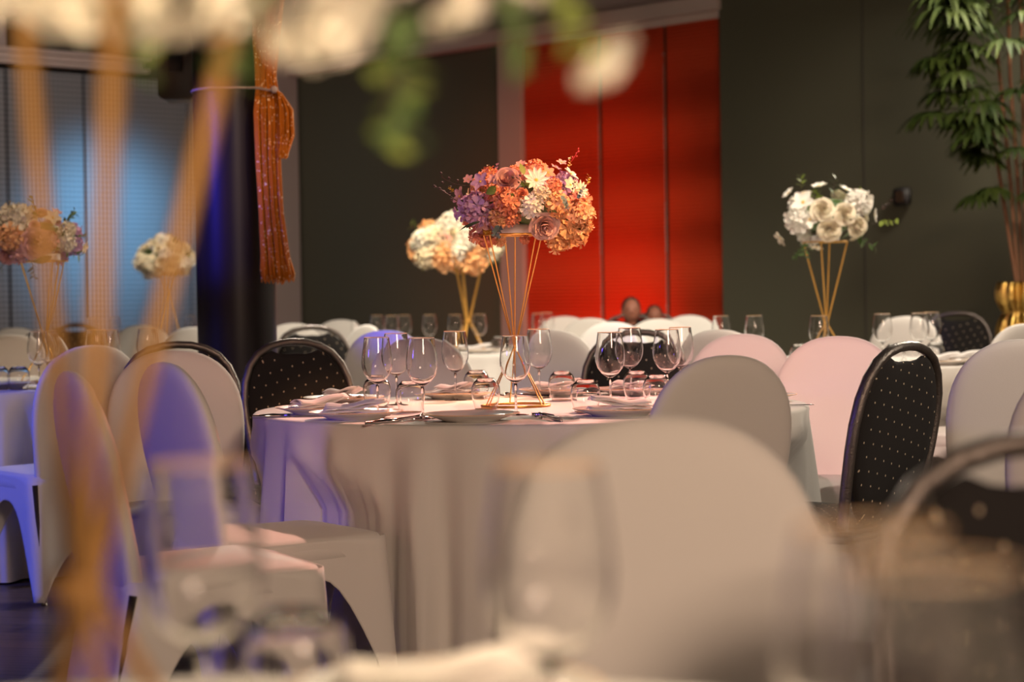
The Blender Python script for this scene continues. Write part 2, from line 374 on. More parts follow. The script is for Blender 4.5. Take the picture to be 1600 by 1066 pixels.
# ------------------------------------------------------------------ string curtain on the column
rnd = random.Random(3)
YC = 8.30
bm = bmesh.new()
def sx(px, py, dy=0): return at(px, py, YC+dy)
ztop = H
for i in range(170):
    f = rnd.random(); f2 = min(1, max(0, f+rnd.uniform(-.12, .12))); dy = rnd.uniform(-.045, .03)
    pts = [sx(392+50*f, -60, dy), sx(393+50*f, 0, dy), sx(395+42*f, 70, dy*.8), sx(399+32*f2, 120, dy*.5), sx(400+34*f2, 142, dy*.4), sx(397+42*f2, 175, dy*.8), sx(400+38*f2, 250, dy),
           sx(405+37*f2, 330, dy), sx(408+44*f2, 400, dy), sx(409+50*f2+rnd.uniform(-2, 2), 436+rnd.uniform(-8, 11)-10*abs(f2-.5), dy)]
    pts[0].z = ztop
    tube(bm, pts, .0026, 5)
for i in range(80):
    f = rnd.random(); dy = rnd.uniform(-.06, 0)
    x1 = 436+24*f; x2 = 430+26*f; x3 = 434+14*f+rnd.uniform(-3, 3)
    pts = [sx(427, 138, -.03), sx(434+6*f, 146, dy), sx(x1-2, 172, dy), sx(x2+4, 212, dy), sx(x3, 240+rnd.uniform(-6, 9), dy)]
    tube(bm, pts, .0026, 5)
cur = obj('string_curtain', bm, M['thread']); tag(cur, 'glittering orange gold string curtain gathered beside the black column', 'curtain')
zc = at(350, 137, CY-CR).z
bm = bmesh.new()
pts = [(CX+(CR+.004)*math.cos(a), CY+(CR+.004)*math.sin(a), zc) for a in [math.radians(150+t*5) for t in range(0, 31)]]
pts += [sx(400, 137, -.06), sx(428, 142, -.05)]
tube(bm, pts, .0055, 6); ball(bm, sx(428, 140, -.05), .016, 8, 6)
tag(obj('tie_cord', bm, M['post']), 'thin pinkish cord tied round the black column and string curtain', 'cord')

# ------------------------------------------------------------------ chairs
def recl(z): return -.10*max(0, (z-.45)/.5)
OUT = [(.40, .185), (.46, .192), (.54, .203), (.62, .214), (.70, .220), (.77, .216), (.83, .198), (.88, .165), (.915, .120), (.935, .070), (.942, .0)]
def oval(tab, zmid=.66, n=9):
    z = [a for a, b in tab]; pts = []
    fine = []
    for (a, b), (c, d) in zip(tab, tab[1:]): fine += [(a, b)]
    fine += [tab[-1]]
    left = [(-b, a) for a, b in fine]; right = [(b, a) for a, b in fine[::-1] if b > 0]
    bot = []
    w0 = tab[0][1]
    if w0 > 0:
        for k in range(1, 6): bot.append((w0-2*w0*k/6, tab[0][0]))
    return left+right+bot            # closed loop, clockwise from bottom left
def slab_back(bm, loop, c, half, edge, lean=recl, insets=(1.0, .93, .75, .4), puff=.006):
    def rg(s, y): return ring(bm, [(c[0]+(x-c[0])*s, lean(c[1]+(z-c[1])*s)+y, c[1]+(z-c[1])*s) for x, z in loop])
    fr = [rg(1, edge), rg(insets[1], half), rg(insets[2], half+puff*.6), rg(insets[3], half+puff)]
    bk = [rg(1, -edge), rg(insets[1], -half), rg(insets[2], -half-puff*.6), rg(insets[3], -half-puff)]
    for a, b in zip(fr, fr[1:]): bridge(bm, b, a)
    for a, b in zip(bk, bk[1:]): bridge(bm, a, b)
    bridge(bm, fr[0], bk[0])
    fan(bm, fr[-1], (c[0], lean(c[1])+half+puff, c[1])); fan(bm, bk[-1], (c[0], lean(c[1])-half-puff, c[1]), True)
def rrect(hw, y0, y1, r, z, n=10):
    """points with (side, s) so that the hem can arch between the corners"""
    out = []; m = 14
    cs = [(hw-r, y0+r, -90), (hw-r, y1-r, 0), (-hw+r, y1-r, 90), (-hw+r, y0+r, 180)]
    for k, (cx, cy, a0) in enumerate(cs):
        for i in range(5):
            a = math.radians(a0+90*i/4); out.append((cx+r*math.cos(a), cy+r*math.sin(a), z, k, 1.0 if i > 2 else 1.0))
        nx, ny, na = cs[(k+1) % 4]; a = math.radians(a0+90)
        p = (cx+r*math.cos(a), cy+r*math.sin(a)); q = (nx+r*math.cos(a), ny+r*math.sin(a))
        for i in range(1, m):
            f = i/m; out.append((p[0]+(q[0]-p[0])*f, p[1]+(q[1]-p[1])*f, z, (k+1) % 4, abs(2*f-1)))
    return out
def cushion(bm, hw, y0, y1, z0, z1, r=.07, dome=.015):
    lv = [(0.012, z0), (0, z0+.012), (0, z1-.018), (.008, z1-.006), (.025, z1), (.07, z1+dome*.5), (.14, z1+dome)]
    prev = None; first = None
    for ins, z in lv:
        R = ring(bm, [(x, y, z) for x, y, z, *_ in rrect(hw-ins, y0+ins, y1-ins, max(.02, r-ins), z)])
        if prev: bridge(bm, prev, R)
        else: first = R
        prev = R
    fan(bm, prev, (0, (y0+y1)/2, z1+dome)); fan(bm, first, (0, (y0+y1)/2, z0), True)
def leg_bm(x, y, xt, yt, zt=.43, r=.0125):
    bm = bmesh.new(); tube(bm, [(x, y, .0), (x+(xt-x)*.02, y+(yt-y)*.02, .012), (xt, yt, zt)], r, 10); return bm
LEGS = [(-.205, -.085, -.195, -.01), (.205, -.085, .195, -.01), (-.20, .435, -.195, .41), (.20, .435, .195, .41)]
def covered_chair():
    e = empty('banquet_chair')
    bm = bmesh.new(); slab_back(bm, oval(OUT), (0, .66), .021, .008); bmesh.ops.recalc_face_normals(bm, faces=bm.faces[:]); obj('backrest', bm, M['cover'], e, sub=1)
    bm = bmesh.new(); cushion(bm, .215, -.005, .455, .40, .468); obj('seat', bm, M['cover'], e)
    bm = bmesh.new(); prev = None; rows = 14
    arch = {0: .19, 1: .35, 2: .33, 3: .35}
    for t in [i/rows for i in range(rows+1)]:
        pts = []
        a = rrect(.216, -.022, .458, .05, 0); b = rrect(.238, -.10, .478, .03, 0)
        for (x0, y0, _, sd, s), (x1, y1, _, _, _) in zip(a, b):
            zb = .012+arch[sd]*max(0, 1-s**2.6); z = .46+(zb-.46)*t
            f = (.46-z)/.46; k = 1-.06*math.sin(PI*min(1, f*1.1))*(1-s*s)
            x = x0+(x1-x0)*f; y = y0+(y1-y0)*f
            cy = .2; pts.append((x*k, cy+(y-cy)*k, z))
        R = ring(bm, pts)
        if prev: bridge(bm, R, prev)
        prev = R
    sk = obj('skirt', bm, M['cover'], e)
    s = sk.modifiers.new('cloth', 'SOLIDIFY'); s.thickness = .003
    for l in LEGS: obj('leg', leg_bm(*l), M['steel'], e)
    return e
PADT = [(0, .898), (.035, .896), (.066, .900), (.090, .910), (.122, .896), (.158, .862), (.184, .815), (.197, .76), (.200, .70), (.196, .64), (.184, .58), (.165, .53), (.138, .485), (.10, .452), (.055, .436), (0, .430)]
def bare_chair():
    e = empty('banquet_chair')
    loop = [(x, z) for x, z in PADT]+[(-x, z) for x, z in PADT[-2:0:-1]]
    bm = bmesh.new(); slab_back(bm, loop[::-1][-1:]+loop[:0:-1], (0, .66), .016, .006)
    bmesh.ops.recalc_face_normals(bm, faces=bm.faces[:]); obj('backrest', bm, M['dots'], e)
    fr = [(-.19, .44), (-.196, .50), (-.205, .58), (-.212, .66), (-.213, .73), (-.203, .80), (-.18, .857), (-.145, .899), (-.10, .924), (-.05, .937), (0, .940)]
    fr = fr+[(-x, z) for x, z in fr[-2::-1]]
    bm = bmesh.new(); tube(bm, [(x, recl(z), z) for x, z in fr], .0135, 12, flat=1.25); obj('back_frame', bm, M['steel'], e)
    bm = bmesh.new(); cushion(bm, .21, .0, .44, .415, .465); obj('seat', bm, M['dots'], e)
    bm = bmesh.new(); rr = [(x, y, .412) for x, y, *_ in rrect(.20, .0, .43, .05, 0)]; tube(bm, rr, .010, 8, True); obj('seat_frame', bm, M['steel'], e)
    for l in LEGS: obj('leg', leg_bm(*l), M['steel'], e)
    return e
protoC, protoB = covered_chair(), bare_chair(); used = {'c': False, 'b': False}
SEATS = []
GC, GB = 'banquet chairs in white stretch covers', 'uncovered black dotted banquet chairs'
def chair(kind, px, Y, face, label, X=None):
    """face: degrees, 0 = faces away from the camera, 90 = to the right, 180 = to the camera"""
    x = X if X is not None else at(px, 600, Y).x
    p = protoC if kind == 'c' else protoB
    o = p if not used[kind] else dup(p)
    used[kind] = True
    o.location = (x, Y, 0); o.rotation_euler = (0, 0, -math.radians(face))
    SEATS.append((x, Y, math.radians(face)))
    return tag(o, label, 'chair', GC if kind == 'c' else GB)
chair('c', 1030, 2.50, 181, 'blurred white covered chair standing just beyond the near table')
chair('b', 1708, 1.94, 166, 'blurred black chair cut off by the lower right edge of the photo')
chair('c', 1104, 5.10, -26, 'white covered chair hiding the right front edge of the main table')
chair('c', 0, 7.38, -38, 'white covered chair with its seat cut by the left edge of the photo', X=-1.60)
chair('c', 0, 6.30, 163, 'white covered chair facing the camera just left of the black column', X=-1.06)
chair('c', 0, 4.68, 63, 'nearer white covered chair in blue light behind the gold rods', X=-.945)
chair('c', 0, 5.25, 55, 'white covered chair in blue light with its seat against the main tablecloth', X=-.83)
chair('b', 477, 7.15, 150, 'black chair with open handle slot just right of the black column')
chair('b', 286, 7.0, 160, 'black chair almost hidden behind the white chair left of the column')
chair('c', 662, 7.62, 168, 'beige lit covered chair seen through the left group of main table wine glasses')
chair('c', 610, 9.6, 10, 'mauve shaded covered chair behind the left group of main table glasses')
chair('c', 876, 8.9, 24, 'mauve shaded covered chair with bright rim right of the gold stand')
chair('b', 990, 7.9, 192, 'black chair behind the wine glasses below the red blinds')
chair('c', 884, 14.05, 180, 'small white covered chair below the left end of the red blinds')
chair('c', 930, 13.0, 20, 'white rimmed greyish covered chair between the farthest white chairs below the red blinds')
chair('c', 961, 10.9, 175, 'white covered chair left of the people below the red blinds')
chair('c', 1030, 11.9, 185, 'white covered chair right of the people below the red blinds')
chair('c', 1080, 13.5, 180, 'small white covered chair rising in front of the right red blind')
chair('c', 1138, 8.45, 30, 'mauve covered chair with bright rim behind the pink one right of the main table')
chair('c', 1146, 7.35, 208, 'pink lit covered chair behind the beige chair on the right')
chair('c', 1302, 6.75, 200, 'pink lit covered chair left of the black dotted chair')
chair('b', 0, 5.56, -48, 'sharp black dotted chair with its back to the camera on the right', X=1.02)
chair('c', 0, 6.15, -8, 'beige covered chair right of the sharp black dotted chair', X=1.53)
chair('c', 0, 8.6, -35, 'white covered chair below the gold planter', X=2.13)
chair('c', 0, 4.75, -5, 'pale covered chair cut by the right edge of the photo behind the near black chair', X=1.37)
chair('c', 1411, 11.3, 205, 'white covered chair behind the wine glasses of the right back table')
chair('b', 1492, 12.05, 205, 'black chair with pinkish frame against the dark wall below the palm')
chair('c', 455, 12.6, 185, 'white covered chair directly right of the column in the far background')
chair('b', 493, 10.6, 165, 'dark chair in the background above the handle slot of the black chair')
chair('c', 528, 14.2, 190, 'white covered chair in front of the dark wall right of the column')
chair('c', 552, 11.4, 235, 'pink and white covered chair between black chair and left glasses')
chair('c', 577, 13.45, 90, 'covered chair seen edge on as a white strip behind the left glasses')
chair('c', 12, 9.9, 180, 'beige covered chair behind the tumblers at the left edge')
chair('c', 20, 12.6, 178, 'brownish covered chair farthest back at the left edge')
chair('c', 84, 11.6, 35, 'purple covered chair with bright rim behind the left bouquet stand')
chair('b', 116, 13.3, 180, 'black chair in front of the blue lit blind on the left')
chair('c', 218, 12.9, 180, 'covered chair below the small ivory bouquet behind the blurred gold rod')
chair('c', 306, 11.5, 170, 'pink lit covered chair touching the left side of the black column')

# ------------------------------------------------------------------ tablecloths
def pushed(cx, cy, a, R):
    """how far out the cloth can hang at angle a before it meets a chair's seat"""
    best = R
    for (x, y, f) in SEATS:
        if (x-cx)**2+(y-cy)**2 > 4: continue
        co, si = math.cos(f), math.sin(f)
        for k in range(60):
            r = .45+k*.008
            if r >= best: break
            dx, dy = cx+r*math.cos(a)-x, cy+r*math.sin(a)-y
            u = dx*co-dy*si; v = dx*si+dy*co
            if abs(u) < .245 and -.13 < v < .50: best = r-.008; break
    return best
def tablecloth(x, y, R, seed, label):
    rn = random.Random(seed); bm = bmesh.new(); n = 360
    ph = [rn.uniform(0, 6.28) for _ in range(8)]
    def fold(a, t):
        g = math.sin(21*a+ph[0]+1.6*math.sin(2*a+ph[1])); g = abs(g)**.7*(1 if g > 0 else -1)*(.75+.25*math.sin(5*a+ph[6]))
        g += .6*math.sin(34*a+ph[2]+1.4*math.sin(3*a+ph[5]))+.35*math.sin(9*a+ph[3])
        return .040*g*min(1, t*1.5)**.8+.035*t-.004+.008*math.sin(57*a+ph[4])*t
    rings = [ring(bm, [(r*math.cos(2*PI*i/n), r*math.sin(2*PI*i/n), .75) for i in range(n)]) for r in (R*.5, R-.02)]
    fan(bm, rings[0], (0, 0, .75))
    for dr, z in ((.008, .7485), (.002, .744), (0, .737)):
        rings.append(ring(bm, [((R-dr)*math.cos(2*PI*i/n), (R-dr)*math.sin(2*PI*i/n), z) for i in range(n)]))
    P = [pushed(x, y, 2*PI*i/n, R+.07) for i in range(n)]
    P = [min(P[(i+j) % n] for j in (-1, 0, 1)) for i in range(n)]
    for k in range(1, 25):
        t = k/24; z = .737-(.737-.008)*t; R_ = []
        for i in range(n):
            a = 2*PI*i/n; r = R+fold(a, t); pr = P[i] if z < .50 else P[i]+(R+.07-P[i])*(z-.50)/.237
            r = min(r, pr); R_.append((r*math.cos(a), r*math.sin(a), z))
        rings.append(ring(bm, R_))
    for a, b in zip(rings, rings[1:]): bridge(bm, a, b)
    bmesh.ops.reverse_faces(bm, faces=[f for f in bm.faces if f.normal.z < 0 and False])
    bmesh.ops.recalc_face_normals(bm, faces=bm.faces[:])
    o = obj('tablecloth', bm, M['cloth']); o.location = (x, y, 0)
    return tag(o, label, 'tablecloth', 'floor length white round tablecloths')
MX, MY = at(829, 640, 6.2).x, 6.2
tablecloth(MX, MY, .86, 5, 'white floor length cloth on the round main table in the middle')
tablecloth(-.22, 1.0, .86, 2, 'cream lit cloth on the blurred near table along the bottom edge')
BX = at(1285, 560, 9.5).x; tablecloth(BX, 9.5, .86, 7, 'white cloth on the back table under the white bouquet on the right')
CX2 = at(735, 550, 12.5).x; tablecloth(CX2, 12.5, .86, 9, 'white cloth on the far table behind the main gold stand')
LX = -2.26; tablecloth(LX, 8.6, .86, 11, 'bluish lit cloth on the table at the left edge')
L2X = at(232, 545, 14.7).x; tablecloth(L2X, 14.7, .86, 13, 'white cloth on the farthest table under the small ivory bouquet')
TZ = .7502

# ------------------------------------------------------------------ tableware
def proto_wine():
    e = empty('wine_glass')
    t = .0009
    out = [(.0045, .092), (.012, .096), (.026, .106), (.038, .122), (.0445, .142), (.0455, .160), (.043, .185), (.0395, .208), (.0371, .2255), (.0367, .2282), (.0365, .2292)]
    inn = [(r-t, z+(.0018 if i < 2 else .0006)) for i, (r, z) in enumerate(out)]
    bm = bmesh.new(); lathe(bm, [(0, .0915)]+out+[(.0363, .2299), (.0360, .2300), (.0357, .2299)]+inn[::-1][:-1]+[(0, .0965)], 40); bmesh.ops.recalc_face_normals(bm, faces=bm.faces[:]); obj('bowl', bm, M['glass'], e)
    bm = bmesh.new(); lathe(bm, [(0, .0042), (.0065, .0042), (.0042, .012), (.0034, .03), (.0033, .07), (.0045, .0914), (0, .0914)], 16); bmesh.ops.recalc_face_normals(bm, faces=bm.faces[:]); obj('stem', bm, M['glass'], e)
    bm = bmesh.new(); lathe(bm, [(0, .0), (.030, 0), (.0355, 0), (.0362, .0002), (.0368, .0006), (.0365, .0011), (.0355, .0014), (.030, .0020), (.012, .0034), (.0065, .0041), (0, .0041)], 40); bmesh.ops.recalc_face_normals(bm, faces=bm.faces[:]); obj('foot', bm, M['glass'], e)
    bm = bmesh.new(); tube(bm, [(.0362*math.cos(2*PI*i/40), .0362*math.sin(2*PI*i/40), .2303) for i in range(40)], .0006, 6, True); obj('gilded_rim', bm, M['gilt'], e)
    return e
def proto_tumbler():                              # stands upside down, mouth on the cloth
    e = empty('tumbler'); t = .0014
    out = [(.0333, .0002), (.0336, .0006), (.0342, .003), (.0375, .015), (.0425, .035), (.0445, .052), (.0430, .068), (.0365, .083), (.027, .092), (.0255, .0950)]
    inn = [(.0327, .0002), (.0324, .0006), (.0329, .003), (.0361, .015), (.0411, .035), (.0431, .052), (.0416, .067), (.035, .081), (.025, .0885), (0, .0895)]
    bm = bmesh.new(); lathe(bm, inn[::-1]+out+[(0, .0940)], 40); bmesh.ops.recalc_face_normals(bm, faces=bm.faces[:]); obj('body', bm, M['glass'], e)
    bm = bmesh.new(); tube(bm, [(.0329*math.cos(2*PI*i/40), .0329*math.sin(2*PI*i/40), .0009) for i in range(40)], .0006, 6, True); obj('gilded_rim', bm, M['gilt'], e)
    return e
def proto_plate(R=.135):
    e = empty('dinner_plate'); k = R/.135
    bm = bmesh.new(); lathe(bm, [(0, .004), (.07*k, .004), (.075*k, .0), (.079*k, .0), (.082*k, .004), (.105*k, .012), (R-.001, .0205), (R, .0218), (R-.002, .0228), (.10*k, .0150), (.083*k, .0085), (.07*k, .0070), (0, .0070)], 56)
    bmesh.ops.recalc_face_normals(bm, faces=bm.faces[:]); obj('plate_body', bm, M['china'], e)
    bm = bmesh.new(); tube(bm, [((R-.0005)*math.cos(2*PI*i/56), (R-.0005)*math.sin(2*PI*i/56), .0222) for i in range(56)], .0010, 6, True); obj('gilded_rim', bm, M['gilt'], e)
    return e
def proto_napkin():
    bm = bmesh.new(); rn = random.Random(8)
    for L in range(4):
        n, m = 14, 9; g = []
        for i in range(n):
            row = []
            for j in range(m):
                u = i/(n-1)-.5; v = j/(m-1)-.5
                x = u*.20*(1-.05*L); y = v*(.085-.006*L)*(1-.55*(u+.5)*(1 if L % 2 else .8))
                z = .006*L+.004+.006*math.cos(v*PI)*(1+L*.3)+.003*math.sin(9*u+L*2)+(.018*(u+.5)**2 if L > 1 else 0)
                row.append(bm.verts.new((x, y, z)))
            g.append(row)
        for a, b in zip(g, g[1:]): bridge(bm, a, b, False)
    o = obj('napkin', bm, M['napkin']); s = o.modifiers.new('cloth', 'SOLIDIFY'); s.thickness = .0015; return o
def proto_knife():
    e = empty('table_knife')
    bm = bmesh.new(); tube(bm, [(-.12, 0, .004), (-.06, 0, .005), (-.01, 0, .005)], [.005, .0075, .0045], 10, flat=.6); obj('handle', bm, M['cutlery'], e)
    bm = bmesh.new(); R = []
    for x, h in ((-.012, .004), (.02, .009), (.07, .0105), (.10, .009), (.115, .0035)):
        R.append(ring(bm, [(x, -h, .003), (x, 0, .0045), (x, h, .003), (x, 0, .0018)]))
    for a, b in zip(R, R[1:]): bridge(bm, a, b)
    bm.faces.new(R[0]); bm.faces.new(R[-1][::-1]); bmesh.ops.recalc_face_normals(bm, faces=bm.faces[:]); obj('blade', bm, M['cutlery'], e); return e
def proto_fork():
    e = empty('table_fork')
    bm = bmesh.new(); tube(bm, [(-.11, 0, .004), (-.05, 0, .006), (.02, 0, .010), (.045, 0, .010)], [.0085, .006, .0035, .005], 10, flat=.5); obj('handle', bm, M['cutlery'], e)
    bm = bmesh.new(); tube(bm, [(.042, 0, .0098), (.055, 0, .007), (.066, 0, .006)], [.006, .012, .0125], 12, flat=.25)
    for k in range(4):
        y = -.0105+.007*k; tube(bm, [(.064, y, .0058), (.085, y, .008), (.105, y*.9, .015)], [.0022, .0018, .0009], 6)
    obj('tines', bm, M['cutlery'], e); return e
PR = dict(wine=proto_wine(), tumbler=proto_tumbler(), plate=proto_plate(), napkin=proto_napkin(), knife=proto_knife(), fork=proto_fork())
first = dict.fromkeys(PR, True)
CATS = dict(wine=('wine glass', 'gold rimmed wine glasses'), tumbler=('tumbler', 'tumblers standing upside down'), plate=('plate', 'gold rimmed white plates'), napkin=('napkin', 'folded white napkins'), knife=('knife', 'steel table knives'), fork=('fork', 'steel table forks'))
def put(kind, px, Y, label, z=TZ, rz=0, X=None):
    o = PR[kind] if first[kind] else dup(PR[kind])
    first[kind] = False
    x = X if X is not None else at(px, 620 if Y > 3 else 1000, Y).x
    o.location = (x, Y, z); o.rotation_euler = (0, 0, rz)
    return tag(o, label, *CATS[kind])
W = [(590, 5.83, 'wine glass farthest left on the main table'), (620, 6.40, 'wine glass in the gap behind the two leftmost ones of the main table'), (660, 5.66, 'large sharp wine glass third from left on the main table front'),
     (712, 6.62, 'slender wine glass standing alone left of the gold stand'), (806, 5.76, 'wine glass in front of the gold stand waist on the main table'), (843, 6.75, 'wine glass just right behind the gold stand of the main table'),
     (954, 6.02, 'wine glass in front of the black chair, front one of its pair'), (985, 6.72, 'wine glass overlapped by the one in front of the black chair'),
     (1043, 6.33, 'wine glass nearest the beige chair top on the main table'), (1064, 6.68, 'wine glass half hidden behind the one nearest the beige chair')]
for px, Y, l in W: put('wine', px, Y, l)
for px, Y, l in [(589, 6.28, 'upturned tumbler farthest left on the main table'), (641, 5.98, 'upturned tumbler second from left below the large wine glass'), (745, 6.74, 'upturned tumbler in the back left of the gold stand'),
                 (759, 6.08, 'upturned tumbler in front of the gold base ring'), (878, 6.52, 'red glowing upturned tumbler right of the gold stand'), (915, 5.86, 'upturned tumbler left of the front right plate'),
                 (995, 6.45, 'red glowing upturned tumbler in front of the black chair'), (1027, 6.12, 'upturned tumbler beside the beige chair edge')]:
    put('tumbler', px, Y, l)
PL = [(500, 5.98, 'plate at the far left of the main table'), (556, 5.70, 'plate at the front left of the main table beside the fork'), (538, 6.55, 'pink lit plate at the back left of the main table'),
      (736, 5.52, 'plate at the front middle of the main table'), (712, 6.74, 'pink lit plate at the back behind the lone wine glass'), (968, 5.66, 'plate at the front right of the main table'),
      (872, 6.86, 'red lit plate at the back right of the gold stand'), (990, 6.83, 'plate at the back in front of the black chair'), (1178, 6.28, 'plate at the right end of the main table'), (1120, 6.62, 'plate hidden behind the beige chair on the main table')]
for i, (px, Y, l) in enumerate(PL):
    put('plate', px, Y, l)
    a = math.atan2(MY-Y, MX-at(px, 620, Y).x)
    if i not in (3,): put('napkin', px, Y, l.replace('plate', 'napkin on the plate', 1), z=TZ+.0095, rz=a+[.3, -.9, -.4, 0, .2, 1.4, 1.2, 1.1, 3.0, .8][i])
put('knife', 458, 5.83, 'knife left of the front left plates on the main table', rz=.05)
put('knife', 625, 5.52, 'dark knife between the two front plates of the main table', rz=.7)
put('fork', 640, 5.58, 'fork between the two front plates of the main table', rz=.95)
put('fork', 855, 5.52, 'fork right of the front middle plate', rz=1.9)
put('knife', 868, 5.60, 'knife right of the front middle plate', rz=-1.0)
put('fork', 815, 6.72, 'red lit fork at the back of the main table', rz=2.6)
put('knife', 796, 6.80, 'dark knife beside the red lit fork', rz=3.0)
put('knife', 1213, 5.98, 'knife at the right end of the main table', rz=.1)
# near table
for px, Y, l in [(318, 1.45, 'blurred near wine glass on the left'), (860, 1.38, 'blurred near wine glass in the middle before the large chair'),
                 (1362, .99, 'blurred near wine glass on the right'), (1452, .85, 'very blurred wine glass in the lower right corner')]: put('wine', px, Y, l)
put('tumbler', 460, 1.62, 'blurred upturned tumbler at the bottom right of the left near glass')
put('plate', 690, 1.66, 'blurred plate at the bottom edge of the photo'); put('napkin', 700, 1.66, 'blurred cream napkin on the near plate', z=TZ+.0095, rz=0)
# right back table
for px, Y, l in [(1128, 9.5, 'back table wine glass above the mauve chair'), (1180, 9.4, 'back table wine glass just left of the pink chair top'), (1281, 9.0, 'back table wine glass in front of the white bouquet stand'),
                 (1380, 9.3, 'back table wine glass left of the background white chair'), (1438, 9.35, 'back table wine glass right of the background white chair'), (1457, 9.6, 'back table wine glass next to the background black chair')]: put('wine', px, Y, l)
for px, Y, l in [(1199, 9.25, 'back table tumbler beside the wine glass left of the pink chair'), (1250, 9.3, 'back table tumbler touching the pink chair outline'), (1398, 9.1, 'back table tumbler behind the top of the sharp black chair'),
                 (1428, 9.15, 'middle of the three tumblers behind the sharp black chair'), (1462, 9.25, 'rightmost tumbler behind the sharp black chair')]: put('tumbler', px, Y, l)
for px, Y, l in [(1225, 8.95, 'plate on the back table left of the pink chair'), (1505, 9.15, 'plate on the back table right of the sharp black chair'), (1470, 8.95, 'plate on the back table just above the sharp black chair')]:
    put('plate', px, Y, l); put('napkin', px, Y, l.replace('plate', 'napkin on the plate', 1), z=TZ+.0095, rz=.2)
# far table
for px, Y, l in [(591, 12.55, 'far table wine glass farthest left'), (614, 12.2, 'second far table wine glass from the left'), (634, 12.4, 'third far table wine glass from the left'), (673, 12.3, 'far table wine glass alone below the cream bouquet'),
                 (713, 12.2, 'far table wine glass left of the thick gold rods'), (751, 12.2, 'far table wine glass right of the thick gold rods'), (843, 12.2, 'far table wine glass against the red blind edge'), (857, 12.5, 'far table wine glass farthest right')]: put('wine', px, Y, l)
for px, Y, l in [(780, 12.1, 'far table tumbler right of the gold rods'), (652, 12.1, 'far table tumbler below the cream bouquet')]: put('tumbler', px, Y, l)
for px, Y, l in [(745, 11.95, 'far table plate at the front'), (820, 12.2, 'far table plate on the right')]:
    put('plate', px, Y, l); put('napkin', px, Y, l.replace('plate', 'napkin on the plate', 1), z=TZ+.0095)
# left table
for px, Y, l in [(62, 7.98, 'left table wine glass in front of the bouquet stand'), (76, 8.3, 'left table wine glass behind the one at the bouquet stand'), (152, 8.3, 'left table wine glass with a blue glint'), (172, 8.15, 'left table wine glass beside the blue glinting one'), (232, 8.35, 'left table wine glass with pink reflection left of the second chair')]: put('wine', px, Y, l)
for px, Y, l in [(30, 7.95, 'tumbler standing on the left table rim'), (-2, 7.98, 'tumbler cut by the left edge of the photo'), (190, 8.0, 'left table tumbler between the two covered chairs'), (212, 8.05, 'left table tumbler nearest the second covered chair')]: put('tumbler', px, Y, l)
for px, Y, l in [(5, 8.12, 'plate at the left edge on the left table'), (150, 8.02, 'plate between the covered chairs on the left table')]: put('plate', px, Y, l)
for px, Y, l in [(148, 14.3, 'farthest table wine glass beside the black chair'), (181, 14.4, 'farthest table wine glass left of the blurred gold rod'), (300, 14.5, 'farthest table wine glass left of the column')]: put('wine', px, Y, l)

# ------------------------------------------------------------------ flowers
def rose(R, L=5, seed=0, mi=0):
    bm = bmesh.new(); rn = random.Random(seed)
    for l in range(L):
        f = l/(L-1); n = 3+min(2, l); a0 = rn.uniform(0, 6)
        for k in range(n):
            ac = a0+2*PI*k/n; half = (1.15 if l < 2 else .80)*PI/n*1.35
            rt = R*(.16+.84*f**.9); zt = R*(.78-.34*f*f); g = []; rj = rn.uniform(.94, 1.06)
            for i in range(7):
                u = -1+2*i/6; row = []
                for j in range(6):
                    v = j/5; w_ = math.sqrt(max(0, 1-(u*.72)**2*v)); a = ac+u*half*(.55+.45*math.sin(v*PI*.75))
                    r = R*.05+(rt*rj-R*.05)*math.sin(min(1, v*1.05)*PI/2)**1.1+(R*.10*f)*v**5+u*R*.03
                    z = -R*.25+(zt+R*.25)*v*w_-R*.20*f*v**5
                    row.append(bm.verts.new((r*math.cos(a), r*math.sin(a), z)))
                g.append(row)
            for a, b in zip(g, g[1:]): bridge(bm, b, a, False)
    ball(bm, (0, 0, R*.1), R*.16, 8, 6, (1, 1, 2.2))
    return bm
def hydrangea(R, n=34, seed=0):
    bm = bmesh.new(); rn = random.Random(seed); ball(bm, (0, 0, 0), R*.62, 12, 8)
    for i in range(n):
        z = 1-1.6*(i+.5)/n; a = i*2.39996+rn.uniform(-.3, .3); s = math.sqrt(max(0, 1-z*z))
        d = Vector((s*math.cos(a), s*math.sin(a), z)); q = (d+Vector((rn.uniform(-.35, .35), rn.uniform(-.35, .35), rn.uniform(-.2, .35)))).to_track_quat('Z', 'Y'); c = d*R*rn.uniform(.62, .86); fr = R*.42*rn.uniform(.75, 1.25); tw = rn.uniform(0, 6)
        for k in range(4):
            t = tw+k*PI/2+rn.uniform(-.15, .15); P = []; h0 = rn.uniform(.15, .5)
            for (rr, da, h) in ((0, 0, 0), (.55, -.55, .12), (.98, -.46, .26), (1.12, 0, .10), (.98, .46, .26), (.55, .55, .12)):
                P.append(bm.verts.new(c+q @ Vector((fr*rr*math.cos(t+da), fr*rr*math.sin(t+da), fr*(h+h0*rr)))))
            bm.faces.new((P[0], P[1], P[2], P[3])); bm.faces.new((P[0], P[3], P[4], P[5]))
    return bm
